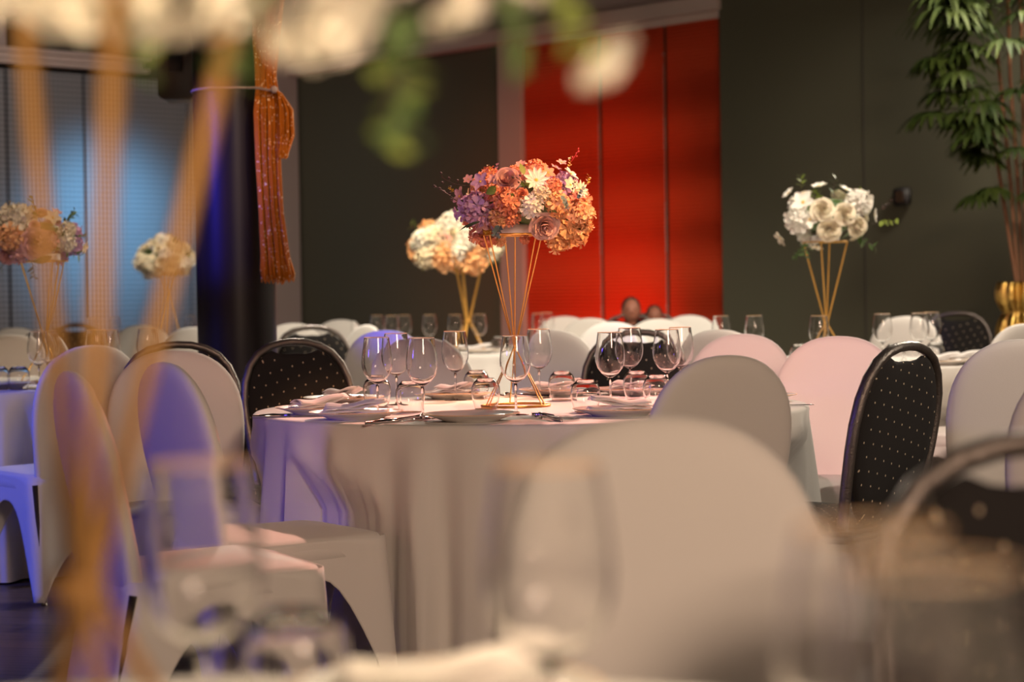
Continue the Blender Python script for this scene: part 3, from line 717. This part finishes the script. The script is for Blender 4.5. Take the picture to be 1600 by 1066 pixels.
def blossom(R, n=5, seed=0, cup=.35, wide=.62):
    bm = bmesh.new(); rn = random.Random(seed)
    for k in range(n):
        a0 = 2*PI*k/n+rn.uniform(-.1, .1); q = Matrix.Rotation(a0, 3, 'Z'); g = []
        for j in range(6):
            v = j/5; wd = R*wide*math.sin(PI*min(.97, .12+.84*v))**.8; row = []
            for i in range(5):
                u = -1+i/2; row.append(bm.verts.new(q @ Vector((R*.06+R*.94*v, u*wd*.55, R*cup*v*v*.8+R*.10*u*u-R*.12*v**4+R*.03*math.sin(7*v+3*u)))))
            g.append(row)
        for a, b in zip(g, g[1:]): bridge(bm, a, b, False)
    return bm
def leafbm(Ln, wd, mi=0, bm=None, org=Vector((0, 0, 0)), R=Matrix.Identity(3), bend=.15):
    bm = bm or bmesh.new(); g = []
    for j in range(7):
        v = j/6; w_ = wd*math.sin(PI*min(.985, .04+.96*v)**.85); row = []
        for i in range(3):
            u = i-1; row.append(bm.verts.new(org+R @ Vector((Ln*v, u*w_*.5, -bend*Ln*v*v+abs(u)*w_*.12))))
        g.append(row)
    for a, b in zip(g, g[1:]): bridge(bm, a, b, False, mi)
    return bm
def sprig(Ln, n=7, seed=0, r=.35, round_=True):      # stem with paired leaves along local Z
    bm = bmesh.new(); rn = random.Random(seed)
    pts = [Vector((Ln*.12*math.sin(t*2), 0, Ln*t)) for t in [i/6 for i in range(7)]]
    tube(bm, pts, Ln*.012, 5, mi=1)
    for i in range(n):
        t = .25+.75*i/(n-1); c = Vector((Ln*.12*math.sin(t*2), 0, Ln*t)); a = (i % 2)*PI+rn.uniform(-.6, .6)
        Rm = Matrix.Rotation(a, 3, 'Z') @ Matrix.Rotation(-rn.uniform(.2, .9), 3, 'Y') @ Matrix.Rotation(rn.uniform(-.6, .6), 3, 'X')
        s = Ln*r*rn.uniform(.8, 1.15)*(1-.35*t); leafbm(s, s*(.95 if round_ else .42), 0, bm, c, Rm)
    return bm
def twig(Ln, seed=0):
    bm = bmesh.new(); rn = random.Random(seed)
    main = [Vector((Ln*.1*math.sin(3*t), 0, Ln*t)) for t in [i/6 for i in range(7)]]; tube(bm, main, Ln*.016, 5)
    for i in range(2, 7):
        c = main[i]; s = 1 if i % 2 else -1; e_ = c+Vector((s*Ln*.14, rn.uniform(-.05, .05)*Ln, Ln*.10)); tube(bm, [c, e_], Ln*.010, 4); ball(bm, e_, Ln*.045, 6, 5, (1, 1, 1.3))
    return bm
MESH = {}
def flower_mesh(kind, v):
    k = (kind, v)
    if k not in MESH:
        bm = {'rose': lambda: rose(1, 6, v), 'hyd': lambda: hydrangea(1, 34, v), 'blo': lambda: blossom(1, 5+v % 2, v), 'dah': lambda: blossom(1, 11, v, .45, .34),
              'leafs': lambda: leafbm(2.0, 1.0), 'spr': lambda: sprig(1, 8, v), 'ros': lambda: sprig(1, 7, v, .5, False), 'twig': lambda: twig(1, v)}[kind]()
        me = bpy.data.meshes.new(kind); bm.normal_update(); bm.to_mesh(me); bm.free()
        for p in me.polygons: p.use_smooth = True
        me.materials.append(None); me.materials.append(None); MESH[k] = me
    return MESH[k]
NAMES = dict(rose='rose', hyd='hydrangea', blo='blossom', dah='dahlia', leafs='leaf', spr='eucalyptus_sprig', ros='leaf_sprig', twig='berry_twig')
def flower(par, kind, loc, d, R, m, v=0, tw=0):
    o = bpy.data.objects.new(NAMES[kind], flower_mesh(kind, v)); C.objects.link(o); o.parent = par
    d = Vector(d).normalized(); q = d.to_track_quat('Z', 'Y') @ Euler((0, 0, tw)).to_quaternion()
    o.matrix_local = Matrix.LocRotScale(Vector(loc), q, Vector((R, R, R)))
    s = o.material_slots; s[0].link = 'OBJECT'; s[0].material = M[m]; s[1].link = 'OBJECT'; s[1].material = M['twig']
    if kind in ('blo', 'dah'):
        if 'centre' not in MESH:
            b2 = bmesh.new(); ball(b2, (0, 0, .06), .14, 8, 5, (1, 1, .8)); me = bpy.data.meshes.new('flower_centre'); b2.to_mesh(me); b2.free(); me.materials.append(M['yellow']); MESH['centre'] = me
        k = bpy.data.objects.new('flower_centre', MESH['centre']); C.objects.link(k); k.parent = o
    return o
def bouquet(c, rx, ry, rz, Y, items, label, fill, seed, nfill=46, fr=(.035, .05), front=True):
    e = empty('bouquet', c); tag(e, label, 'bouquet', 'flower bouquets on gold stands'); rn = random.Random(seed)
    bm = bmesh.new(); ball(bm, (0, 0, 0), 1, 24, 14, (rx*.66, ry*.66, rz*.62)); obj('foliage_core', bm, M['leaf'], e)
    sp = Y/F
    for it in items:
        kind, px, py, rp, m = it[:5]; p = at(px, py, Y); dx, dz = p.x-c[0], p.z-c[2]; k = (dx/rx)**2+(dz/rz)**2
        dy = -ry*math.sqrt(max(0, 1-min(1, k)))*.92 if len(it) < 6 else it[5]
        dd = Vector((dx/rx*.8, dy/ry*1.1-.25, dz/rz*.8)) if kind not in ('spr', 'ros', 'twig', 'leafs') else Vector((dx/rx, -.25, dz/rz))
        if len(it) > 6: dd = Vector(it[6])
        flower(e, kind, (dx, dy, dz), dd, rp*sp, m, rn.randrange(3), rn.uniform(0, 6))
    for i in range(nfill):
        zz = 1-2*(i+.5)/nfill; a = i*2.39996; s = math.sqrt(1-zz*zz); d = Vector((s*math.cos(a), s*math.sin(a), zz))
        if zz < -.80 or (not front and d.y < -.15): continue
        kind, m = rn.choice(fill); R = rn.uniform(*fr)*(.9 if kind in ('rose', 'blo') else 1)
        k = .86 if kind not in ('spr', 'ros') else .6
        flower(e, kind, (d.x*rx*k, d.y*ry*k, d.z*rz*k), d+Vector((0, 0, .1)), R*(2.1 if kind in ('spr', 'ros') else 1), m, rn.randrange(3), rn.uniform(0, 6))
    return e
def stand(x, y, zt, rod, label, angs, rt=.10, rb=.107, zw=.185, base=TZ, rz=0, matn='gold', doub=True):
    e = empty('flower_stand', (x, y, base), rz); tag(e, label, 'flower stand', 'gold flower stands'); h = zt-base; q = .004
    bm = bmesh.new(); tube(bm, [(rb*math.cos(2*PI*i/48), rb*math.sin(2*PI*i/48), q) for i in range(48)], max(.004, rod), 8, True); obj('base_ring', bm, M[matn], e)
    bm = bmesh.new(); tube(bm, [(rt*math.cos(2*PI*i/48), rt*math.sin(2*PI*i/48), h) for i in range(48)], max(.003, rod*.8), 8, True)
    obj('top_ring', bm, M[matn], e)
    for a in angs:
        for s in ((-.16, .16) if doub else (0,)):
            b = math.radians(a)+s; bm = bmesh.new()
            w0 = rod*1.4 if doub else rod*1.1
            tube(bm, [(rb*math.cos(b-s*.5), rb*math.sin(b-s*.5), q), (w0*math.cos(b), w0*math.sin(b), zw), (rt*math.cos(b), rt*math.sin(b), h)], rod, 8)
            obj('rod', bm, M[matn], e)
    bm = bmesh.new(); lathe(bm, [(0, zw-.008), (rod*2.6, zw-.008), (rod*2.9, zw), (rod*2.6, zw+.008), (0, zw+.008)], 12); obj('collar', bm, M[matn], e)
    bm = bmesh.new(); lathe(bm, [(0, h+.003), (.066, h+.003), (.068, h+.006), (.068, h+.028), (.064, h+.032), (0, h+.032)], 32); obj('foam_disc', bm, M['foam'], e)
    return e
SX = at(805, 600, 6.2).x
stand(SX, 6.2, 1.285, .0021, 'thin gold stand on the main table under the pink and peach bouquet', (95, 215, 325))
def q(cx, cy): return cx/6.154+680, cy/6.154+230
def Q(kind, cx, cy, r, m, *k): a, b = q(cx, cy); return (kind, a, b, r/6.154, m, *k)
IT = [Q('rose', 1040, 765, 135, 'dusty'), Q('rose', 695, 350, 125, 'blush'), Q('dah', 965, 345, 125, 'white'), Q('hyd', 910, 585, 105, 'white'), Q('hyd', 1010, 480, 80, 'ivory'), Q('hyd', 400, 610, 150, 'lilac'),
      Q('blo', 440, 350, 100, 'lilac'), Q('blo', 240, 480, 100, 'blush'), Q('blo', 210, 640, 75, 'lilac'), Q('hyd', 1300, 800, 165, 'peach'), Q('hyd', 1180, 900, 110, 'peach'), Q('hyd', 1420, 640, 100, 'peach'), Q('hyd', 1170, 560, 115, 'peach'), Q('hyd', 1430, 740, 85, 'peach'),
      Q('hyd', 690, 560, 120, 'coral'), Q('hyd', 570, 470, 80, 'coral'), Q('hyd', 620, 690, 90, 'peach'), Q('hyd', 500, 880, 85, 'coral'), Q('hyd', 400, 860, 70, 'coral'), Q('hyd', 620, 900, 55, 'peach'), Q('hyd', 860, 890, 45, 'coral'), Q('blo', 440, 730, 110, 'blush'), Q('hyd', 730, 700, 75, 'coral'),
      Q('blo', 1300, 260, 90, 'white'), Q('blo', 1290, 380, 80, 'ivory'), Q('dah', 1380, 420, 90, 'ivory'), Q('blo', 1080, 265, 75, 'coral'), Q('blo', 1160, 200, 60, 'blush'), Q('blo', 820, 165, 55, 'blush', .0, (-.3, -.6, .8)), Q('blo', 905, 205, 52, 'blush', .0, (.3, -.3, 1)), Q('blo', 1215, 150, 55, 'blush', 0, (.2, -.5, .8)),
      Q('blo', 320, 310, 55, 'blush', 0, (-.3, -.8, .5)), Q('hyd', 750, 260, 60, 'coral'), Q('hyd', 1120, 400, 75, 'coral'), Q('hyd', 850, 270, 50, 'blush'), Q('blo', 560, 330, 60, 'blush'), Q('rose', 830, 480, 60, 'coral'),
      Q('spr', 600, 760, 170, 'euca', -.215, (.1, -.6, -.6)), Q('spr', 640, 760, 170, 'euca', -.225, (-.4, -.7, -.5)), Q('spr', 1260, 640, 180, 'euca', -.215, (-.2, -.6, .5)), Q('spr', 1350, 560, 160, 'euca', -.19, (.3, -.5, .6)),
      Q('leafs', 400, 760, 90, 'leaf', -.20, (-.3, -.3, .9)), Q('leafs', 310, 800, 80, 'leaf', -.18, (-.6, -.3, .7)), Q('leafs', 850, 300, 60, 'lime', -.20, (.3, -.9, .3)), Q('spr', 590, 330, 150, 'lilac', -.02, (.05, 0, 1)), Q('leafs', 500, 480, 80, 'leaf', -.20, (.5, -.8, .2)),
      Q('twig', 320, 380, 260, 'twig', -.05, (-1, -.1, .35)), Q('twig', 280, 580, 310, 'twig', -.05, (-1, -.1, .75)), Q('twig', 920, 490, 220, 'twig', -.20, (-.7, -.2, .8)), Q('twig', 1290, 490, 150, 'twig', -.16, (.2, -.3, .9)),
      Q('spr', 200, 450, 90, 'yellow', -.06, (-.5, -.3, .5)), Q('spr', 545, 260, 85, 'yellow', -.06, (-.3, -.3, 1)), Q('spr', 1290, 230, 120, 'yellow', -.05, (.1, -.3, 1)), Q('spr', 1430, 400, 120, 'yellow', -.05, (.25, -.3, 1)), Q('hyd', 500, 820, 35, 'yellow'), Q('twig', 1290, 160, 150, 'red', -.02, (.55, 0, .8))]
pm = at(818, 318, 6.2)
bouquet((pm.x, 6.2, pm.z), .205, .19, .115, 6.2, IT, 'large pink, peach and lilac bouquet on the main table stand', [('hyd', 'peach'), ('hyd', 'coral'), ('blo', 'blush'), ('rose', 'blush'), ('hyd', 'lilac'), ('ros', 'leaf'), ('blo', 'white')], 4, 44, (.03, .045), front=False)
WH = [('rose', 'ivory'), ('blo', 'white'), ('hyd', 'white'), ('blo', 'ivory'), ('rose', 'ivory'), ('ros', 'leaf'), ('ros', 'lime')]
IB = [('rose', 1288, 360, 18, 'ivory'), ('rose', 1331, 356, 16, 'ivory'), ('rose', 1276, 331, 17, 'ivory'), ('rose', 1310, 337, 17, 'ivory'), ('blo', 1250, 318, 20, 'white'), ('hyd', 1336, 317, 20, 'white'), ('hyd', 1242, 346, 19, 'white'), ('blo', 1220, 372, 14, 'ivory'),
      ('blo', 1232, 302, 11, 'white'), ('blo', 1280, 291, 13, 'white'), ('blo', 1322, 297, 13, 'white'), ('blo', 1348, 312, 12, 'ivory'), ('blo', 1366, 336, 12, 'white'), ('blo', 1258, 345, 14, 'white'), ('ros', 1250, 300, 26, 'lime', 0, (-.1, -.2, 1)), ('leafs', 1322, 360, 13, 'leaf'),
      ('spr', 1360, 350, 38, 'lime', -.05, (1, -.1, .05)), ('ros', 1262, 372, 36, 'leaf', -.1, (-.3, -.3, -.5)), ('ros', 1325, 360, 46, 'leaf', -.1, (.5, -.3, -.4)), ('ros', 1256, 376, 34, 'leaf', -.1, (-.4, -.3, -.4)), ('blo', 1276, 385, 11, 'ivory'), ('ros', 1370, 330, 24, 'twig', -.02, (.6, 0, .5))]
pb = at(1294, 338, 9.5)
bouquet((pb.x, 9.5, pb.z), .21, .19, .135, 9.5, IB, 'white and ivory bouquet against the dark green wall on the right', WH, 12, 40, (.035, .05), front=False)
stand(at(1291, 500, 9.5).x, 9.5, 1.325, .0042, 'gold stand of the white bouquet on the right back table', (70, 160, 250, 340), matn='goldm', doub=False, rt=.105)
pcb = at(716, 384, 12.5)
bouquet((pcb.x, 12.5, pcb.z), .30, .26, .165, 12.5, [('hyd', 700, 400, 22, 'peach'), ('hyd', 740, 408, 20, 'peach'), ('rose', 695, 378, 12, 'blush'), ('hyd', 670, 400, 18, 'ivory'), ('hyd', 665, 375, 17, 'white'), ('hyd', 705, 352, 18, 'white'), ('hyd', 685, 405, 10, 'coral'), ('blo', 650, 405, 14, 'ivory')],
        'cream and yellow glowing bouquet behind the main stand', [('hyd', 'ivory'), ('hyd', 'white'), ('blo', 'white'), ('rose', 'ivory'), ('ros', 'lime'), ('hyd', 'peach')], 21, 60, (.05, .075))
stand(at(731, 520, 12.5).x, 12.5, 1.29, .0085, 'thick gold stand of the cream bouquet on the far table', (20, 135, 255), matn='goldm', doub=False)
pl = at(50, 372, 8.6)
bouquet((pl.x, 8.6, pl.z), .235, .2, .115, 8.6, [('rose', 70, 382, 22, 'blush'), ('rose', 22, 400, 14, 'blush'), ('hyd', 88, 378, 15, 'blush'), ('hyd', 40, 345, 24, 'ivory'), ('rose', 69, 356, 9, 'blush'), ('blo', 90, 342, 14, 'ivory'), ('hyd', 110, 378, 16, 'ivory'), ('blo', 132, 386, 10, 'ivory'), ('hyd', 115, 360, 12, 'ivory'), ('hyd', -5, 362, 15, 'lilac'), ('rose', -6, 398, 12, 'lilac'), ('blo', 88, 332, 10, 'blush'), ('hyd', 35, 372, 20, 'peach'), ('hyd', 45, 398, 14, 'blush'),
      ('leafs', 92, 402, 14, 'leaf', -.15, (.4, -.5, -.4)), ('leafs', 100, 392, 16, 'leaf', -.15, (.6, -.5, -.4)), ('ros', 75, 350, 40, 'leaf', -.12, (-.1, -.3, .6)), ('ros', 110, 352, 30, 'leaf', -.1, (.4, -.2, .5)), ('ros', 20, 410, 36, 'leaf', -.12, (-.5, -.3, -.4)), ('ros', 60, 408, 30, 'euca', -.12, (.1, -.3, -.7))],
        'pink and ivory bouquet in front of the blue lit blind at the left edge', [('hyd', 'blush'), ('rose', 'blush'), ('hyd', 'ivory'), ('ros', 'leaf'), ('hyd', 'lilac')], 31, 44, (.035, .05), front=False)
stand(at(72, 540, 8.6).x, 8.6, 1.275, .0028, 'thin copper gold stand under the bouquet at the left edge', (75, 200, 330))
pf = at(258, 404, 14.6)
bouquet((pf.x, 14.6, pf.z), .21, .19, .155, 14.6, [], 'small ivory bouquet just left of the black column', [('rose', 'ivory'), ('rose', 'ivory'), ('hyd', 'white'), ('hyd', 'ivory'), ('blo', 'ivory'), ('ros', 'leaf')], 41, 60, (.04, .055))
stand(at(262, 500, 14.6).x, 14.6, 1.29, .004, 'slim stand under the small ivory bouquet by the column', (30, 150, 270), rt=.05, rb=.12, zw=.40, matn='goldm', doub=False)
# near bouquet
stand(-.252, 1.15, 1.30, .0058, 'blurred gold stand rising across the left side of the photo', (3, 298, 118), matn='rodm', doub=False, rt=.105, rb=.105)
nb = [('rose', 120, -38, 118, 'white', 0), ('rose', 235, -26, 122, 'white', 0), ('rose', 335, -34, 118, 'white', 0), ('rose', 512, 30, 92, 'white', -.02), ('rose', 715, -6, 62, 'white', 0), ('rose', 936, 90, 58, 'white', 0), ('ros', 850, -60, 150, 'lime', 0, (.5, -.1, -.9)), ('ros', 905, -20, 110, 'lime', -.01, (-.1, -.1, -1)),
      ('ros', 600, -30, 250, 'leaf', 0, (.12, -.1, -1)), ('spr', 640, 10, 210, 'lime', .02, (-.05, -.1, -1)), ('ros', 420, -40, 160, 'leaf', 0, (-.4, -.1, -.8)), ('ros', 200, -20, 150, 'leaf', -.02, (.3, 0, -1)), ('ros', 780, -60, 170, 'leaf', 0, (.2, 0, -1)), ('ros', 480, -30, 180, 'leaf', .05, (.8, 0, -.4)), ('hyd', 590, -80, 80, 'white'), ('ros', 160, -30, 150, 'twig', 0, (.4, 0, -1)), ('hyd', 820, -70, 60, 'white')]
pn = at(160, -210, 1.15)
e = bouquet((-.25, 1.15, pn.z+.02), .24, .2, .095, 1.15, nb, 'blurred ivory bouquet with hanging leaves across the top edge', WH, 51, 40, (.035, .045))

# ------------------------------------------------------------------ palm in its planter
px_, Yp = 1600, 11.9
pp = at(px_, 440, Yp)
e = empty('potted_palm', (pp.x, Yp, 0)); tag(e, 'tall lady palm in a beaten gold planter at the right edge', 'plant')
bm = bmesh.new(); zt = pp.z; n = 96; prev = None; R0 = .135
zs = [zt*i/60 for i in range(61)]
for z in zs:
    env = R0*(.84+.10*abs(math.sin(PI*z/.235))); lb = .012+.034*abs(math.sin(PI*z/.235))**.7
    R = ring(bm, [((env+lb*abs(math.cos(5.5*2*PI*i/n+.4)))*math.cos(2*PI*i/n), (env+lb*abs(math.cos(5.5*2*PI*i/n+.4)))*math.sin(2*PI*i/n), z) for i in range(n)])
    if prev: bridge(bm, prev, R)
    prev = R
R = ring(bm, [((R0-.03)*math.cos(2*PI*i/n), (R0-.03)*math.sin(2*PI*i/n), zt) for i in range(n)]); bridge(bm, prev, R)
R2 = ring(bm, [((R0-.03)*math.cos(2*PI*i/n), (R0-.03)*math.sin(2*PI*i/n), zt-.05) for i in range(n)]); bridge(bm, R, R2); fan(bm, R2, (0, 0, zt-.05))
obj('planter', bm, M['planter'], e)
rn = random.Random(17)
def frond(par, base, d, Ln, seed):
    bm = bmesh.new(); rr = random.Random(seed); d = Vector(d).normalized(); side = d.cross(Vector((0, 0, 1))); side = side.normalized() if side.length > .1 else Vector((1, 0, 0)); up = side.cross(d)
    st = Ln*.7; pts = [d*st*t-Vector((0, 0, .10*st*t*t)) for t in (0, .33, .66, 1)]; tube(bm, pts, .004, 5); o0 = pts[-1]
    nl = 15
    for k in range(nl):
        a = math.radians(-105+210*k/(nl-1)+rr.uniform(-6, 6)); L1 = Ln*rr.uniform(.8, 1.1)*(1-.18*abs(k-(nl-1)/2)/(nl/2)); g = []
        dr = (d*math.cos(a)+side*math.sin(a)).normalized(); nrm = Vector((0, 0, 1)); sd = dr.cross(nrm).normalized()
        for j in range(8):
            v = j/7; w_ = .019*math.sin(PI*min(.96, .10+.86*v))+.001
            c = o0+dr*L1*v*(1-.15*v)+Vector((0, 0, .12*L1*v-.62*L1*v*v))
            g.append([bm.verts.new(c-sd*w_), bm.verts.new(c+Vector((0, 0, -.004))), bm.verts.new(c+sd*w_)])
        for a_, b_ in zip(g, g[1:]): bridge(bm, a_, b_, False)
    o = obj('frond', bm, M['frondm'], par); o.location = base; return o
def loc_of(px, py, dy=0): p = at(px, py, Yp+dy); return Vector((p.x-pp.x, dy, p.z))
canes = [[(1592, 440, 0), (1580, 300, 0), (1566, 160, 0), (1556, 60, 0)], [(1598, 440, .04), (1590, 280, .05), (1578, 120, .05), (1574, -30, .05)], [(1604, 440, -.04), (1600, 250, -.05), (1596, 60, -.05), (1590, -80, -.05)], [(1606, 440, .05), (1618, 200, .1), (1626, -60, .1)], [(1590, 440, -.05), (1572, 340, -.08), (1556, 240, -.1), (1548, 195, -.1)], [(1610, 440, 0), (1608, 200, 0), (1612, -90, 0)]]
for cpts in canes:
    bm = bmesh.new(); P = [loc_of(*c) for c in cpts]; P[0].z = zt-.05; tube(bm, P, .011, 7); obj('cane', bm, M['cane'], e)
FR = [(1556, 90, (-1, -.2, .25), .30), (1560, 70, (-.7, -.5, .6), .30), (1556, 60, (-.4, .3, .9), .28), (1570, 20, (-.9, -.1, .5), .34), (1574, -20, (-.5, -.4, .8), .32), (1575, 40, (.2, -.9, .3), .28), (1565, 130, (-.8, -.3, -.05), .27),
      (1540, 180, (-.6, -.4, .1), .26), (1548, 200, (-.9, -.3, .3), .24), (1552, 210, (-.3, -.7, .2), .24), (1572, 260, (-.7, -.4, .35), .22), (1575, 290, (-.6, -.5, .0), .20), (1582, 240, (-.1, -.9, .2), .22), (1590, 260, (.6, -.5, .3), .22),
      (1592, 20, (.4, -.6, .5), .3), (1600, 120, (.5, -.6, .2), .28), (1594, 160, (-.3, -.8, .3), .26), (1600, -30, (0, -.5, .9), .3), (1622, 0, (.8, -.2, .5), .3), (1618, 200, (.8, -.3, .2), .26), (1520, 150, (-.9, -.2, .2), .24), (1505, 110, (-.9, -.1, .3), .24), (1585, 190, (-.6, -.6, .1), .25), (1530, 60, (-.8, -.4, .5), .30), (1540, 20, (-.9, .2, .6), .32), (1550, -10, (-.6, -.5, .3), .32), (1520, 110, (-.5, -.7, 0), .26), (1500, 170, (-.9, -.2, 0), .25), (1570, 70, (-.2, -.9, .1), .30), (1590, 60, (.3, -.8, 0), .3), (1545, 150, (-.3, -.8, -.1), .26), (1560, 300, (-.8, -.4, 0), .2), (1566, 250, (-.5, .3, .3), .24), (1600, 300, (.2, -.8, .1), .2), (1610, 60, (.5, .2, .6), .3)]
for k in range(16):
    a, b, d, L_ = FR[(k*5) % len(FR)]; FR.append((a+rn.uniform(-14, 16), b+rn.uniform(-26, 18), (d[0]+rn.uniform(-.3, .3), d[1]+rn.uniform(-.3, .3), d[2]+rn.uniform(-.2, .3)), L_*rn.uniform(.9, 1.15)))
for i, (a, b, d, L_) in enumerate(FR): frond(e, loc_of(a, b, -.05), d, L_, i)

# ------------------------------------------------------------------ seated people in the background
def person(px, Y, ztop, label, seed):
    x = at(px, 480, Y).x; g = (ztop-.47)/.80
    e = empty('person', (x, Y, 0), PI); tag(e, label, 'person')
    Vt = [(0, 0, .53), (0, .0, .47+.20*g), (0, .0, .47+.40*g), (0, 0, .47+.50*g), (0, .01, .47+.58*g),
          (-.15*g, 0, .47+.45*g), (-.20*g, .03, .47+.24*g), (-.17*g, .17, .55), (-.15*g, .24, .56), (.15*g, 0, .47+.45*g), (.20*g, .03, .47+.24*g), (.17*g, .17, .55), (.15*g, .24, .56),
          (-.09, .05, .53), (-.10, .36, .53), (-.10, .38, .08), (-.10, .46, .04), (.09, .05, .53), (.10, .36, .53), (.10, .38, .08), (.10, .46, .04)]
    Ed = [(0, 1), (1, 2), (2, 3), (3, 4), (2, 5), (5, 6), (6, 7), (7, 8), (2, 9), (9, 10), (10, 11), (11, 12), (0, 13), (13, 14), (14, 15), (15, 16), (0, 17), (17, 18), (18, 19), (19, 20)]
    rad = [.11, .10, .11, .045, .045, .05, .04, .032, .03, .05, .04, .032, .03, .07, .055, .04, .03, .07, .055, .04, .03]
    me = bpy.data.meshes.new('body'); me.from_pydata(Vt, Ed, []); me.update()
    o = bpy.data.objects.new('body', me); C.objects.link(o); o.parent = e; me.materials.append(M['dress'])
    sk = o.modifiers.new('skin', 'SKIN'); me.skin_vertices.new() if not me.skin_vertices else None
    for i, v in enumerate(me.skin_vertices[0].data): v.radius = (rad[i], rad[i]); v.use_root = (i == 0)
    s = o.modifiers.new('sub', 'SUBSURF'); s.levels = s.render_levels = 2
    hz = ztop-.115*g
    bm = bmesh.new(); ball(bm, (0, .01, hz), .115*g, 20, 14, (.72, .86, 1.0))
    ball(bm, (0, .11*g, hz-.01), .018*g, 8, 6, (.7, 1, 1.2)); ball(bm, (-.085*g, .0, hz-.01), .022*g, 8, 6, (.4, .8, 1.2)); ball(bm, (.085*g, 0, hz-.01), .022*g, 8, 6, (.4, .8, 1.2))
    for s_ in (-1, 1): ball(bm, (s_*.032*g, .095*g, hz+.012*g), .011*g, 8, 6, mi=1)
    ball(bm, (0, .094*g, hz-.05*g), .022*g, 8, 5, (1, .4, .3), mi=2)
    tube(bm, [(0, .005, hz-.18*g), (0, .01, hz-.08*g)], .045*g, 10); obj('head', bm, [M['skin'], M['black'], M['coral']], e)
    bm = bmesh.new(); ball(bm, (0, -.012*g, hz+.022*g), .118*g, 20, 12, (.78, .84, .92)); ball(bm, (0, -.06*g, hz-.06*g), .07*g, 12, 8, (1, .7, 1)); obj('hair', bm, M['hair'], e)
    return e
for px, Y, zt_, l in [(986, 13.75, 1.06, 'person in black seated behind the white chairs before the red blinds'), (1022, 14.3, 1.0, 'second dim person seated right of the first before the red blinds')]:
    person(px, Y, zt_, l, 1)
    chair('b', px, Y+.06, 180, l.replace('person in black seated', 'black chair under the person').replace('second dim person seated', 'black chair under the second dim person'))
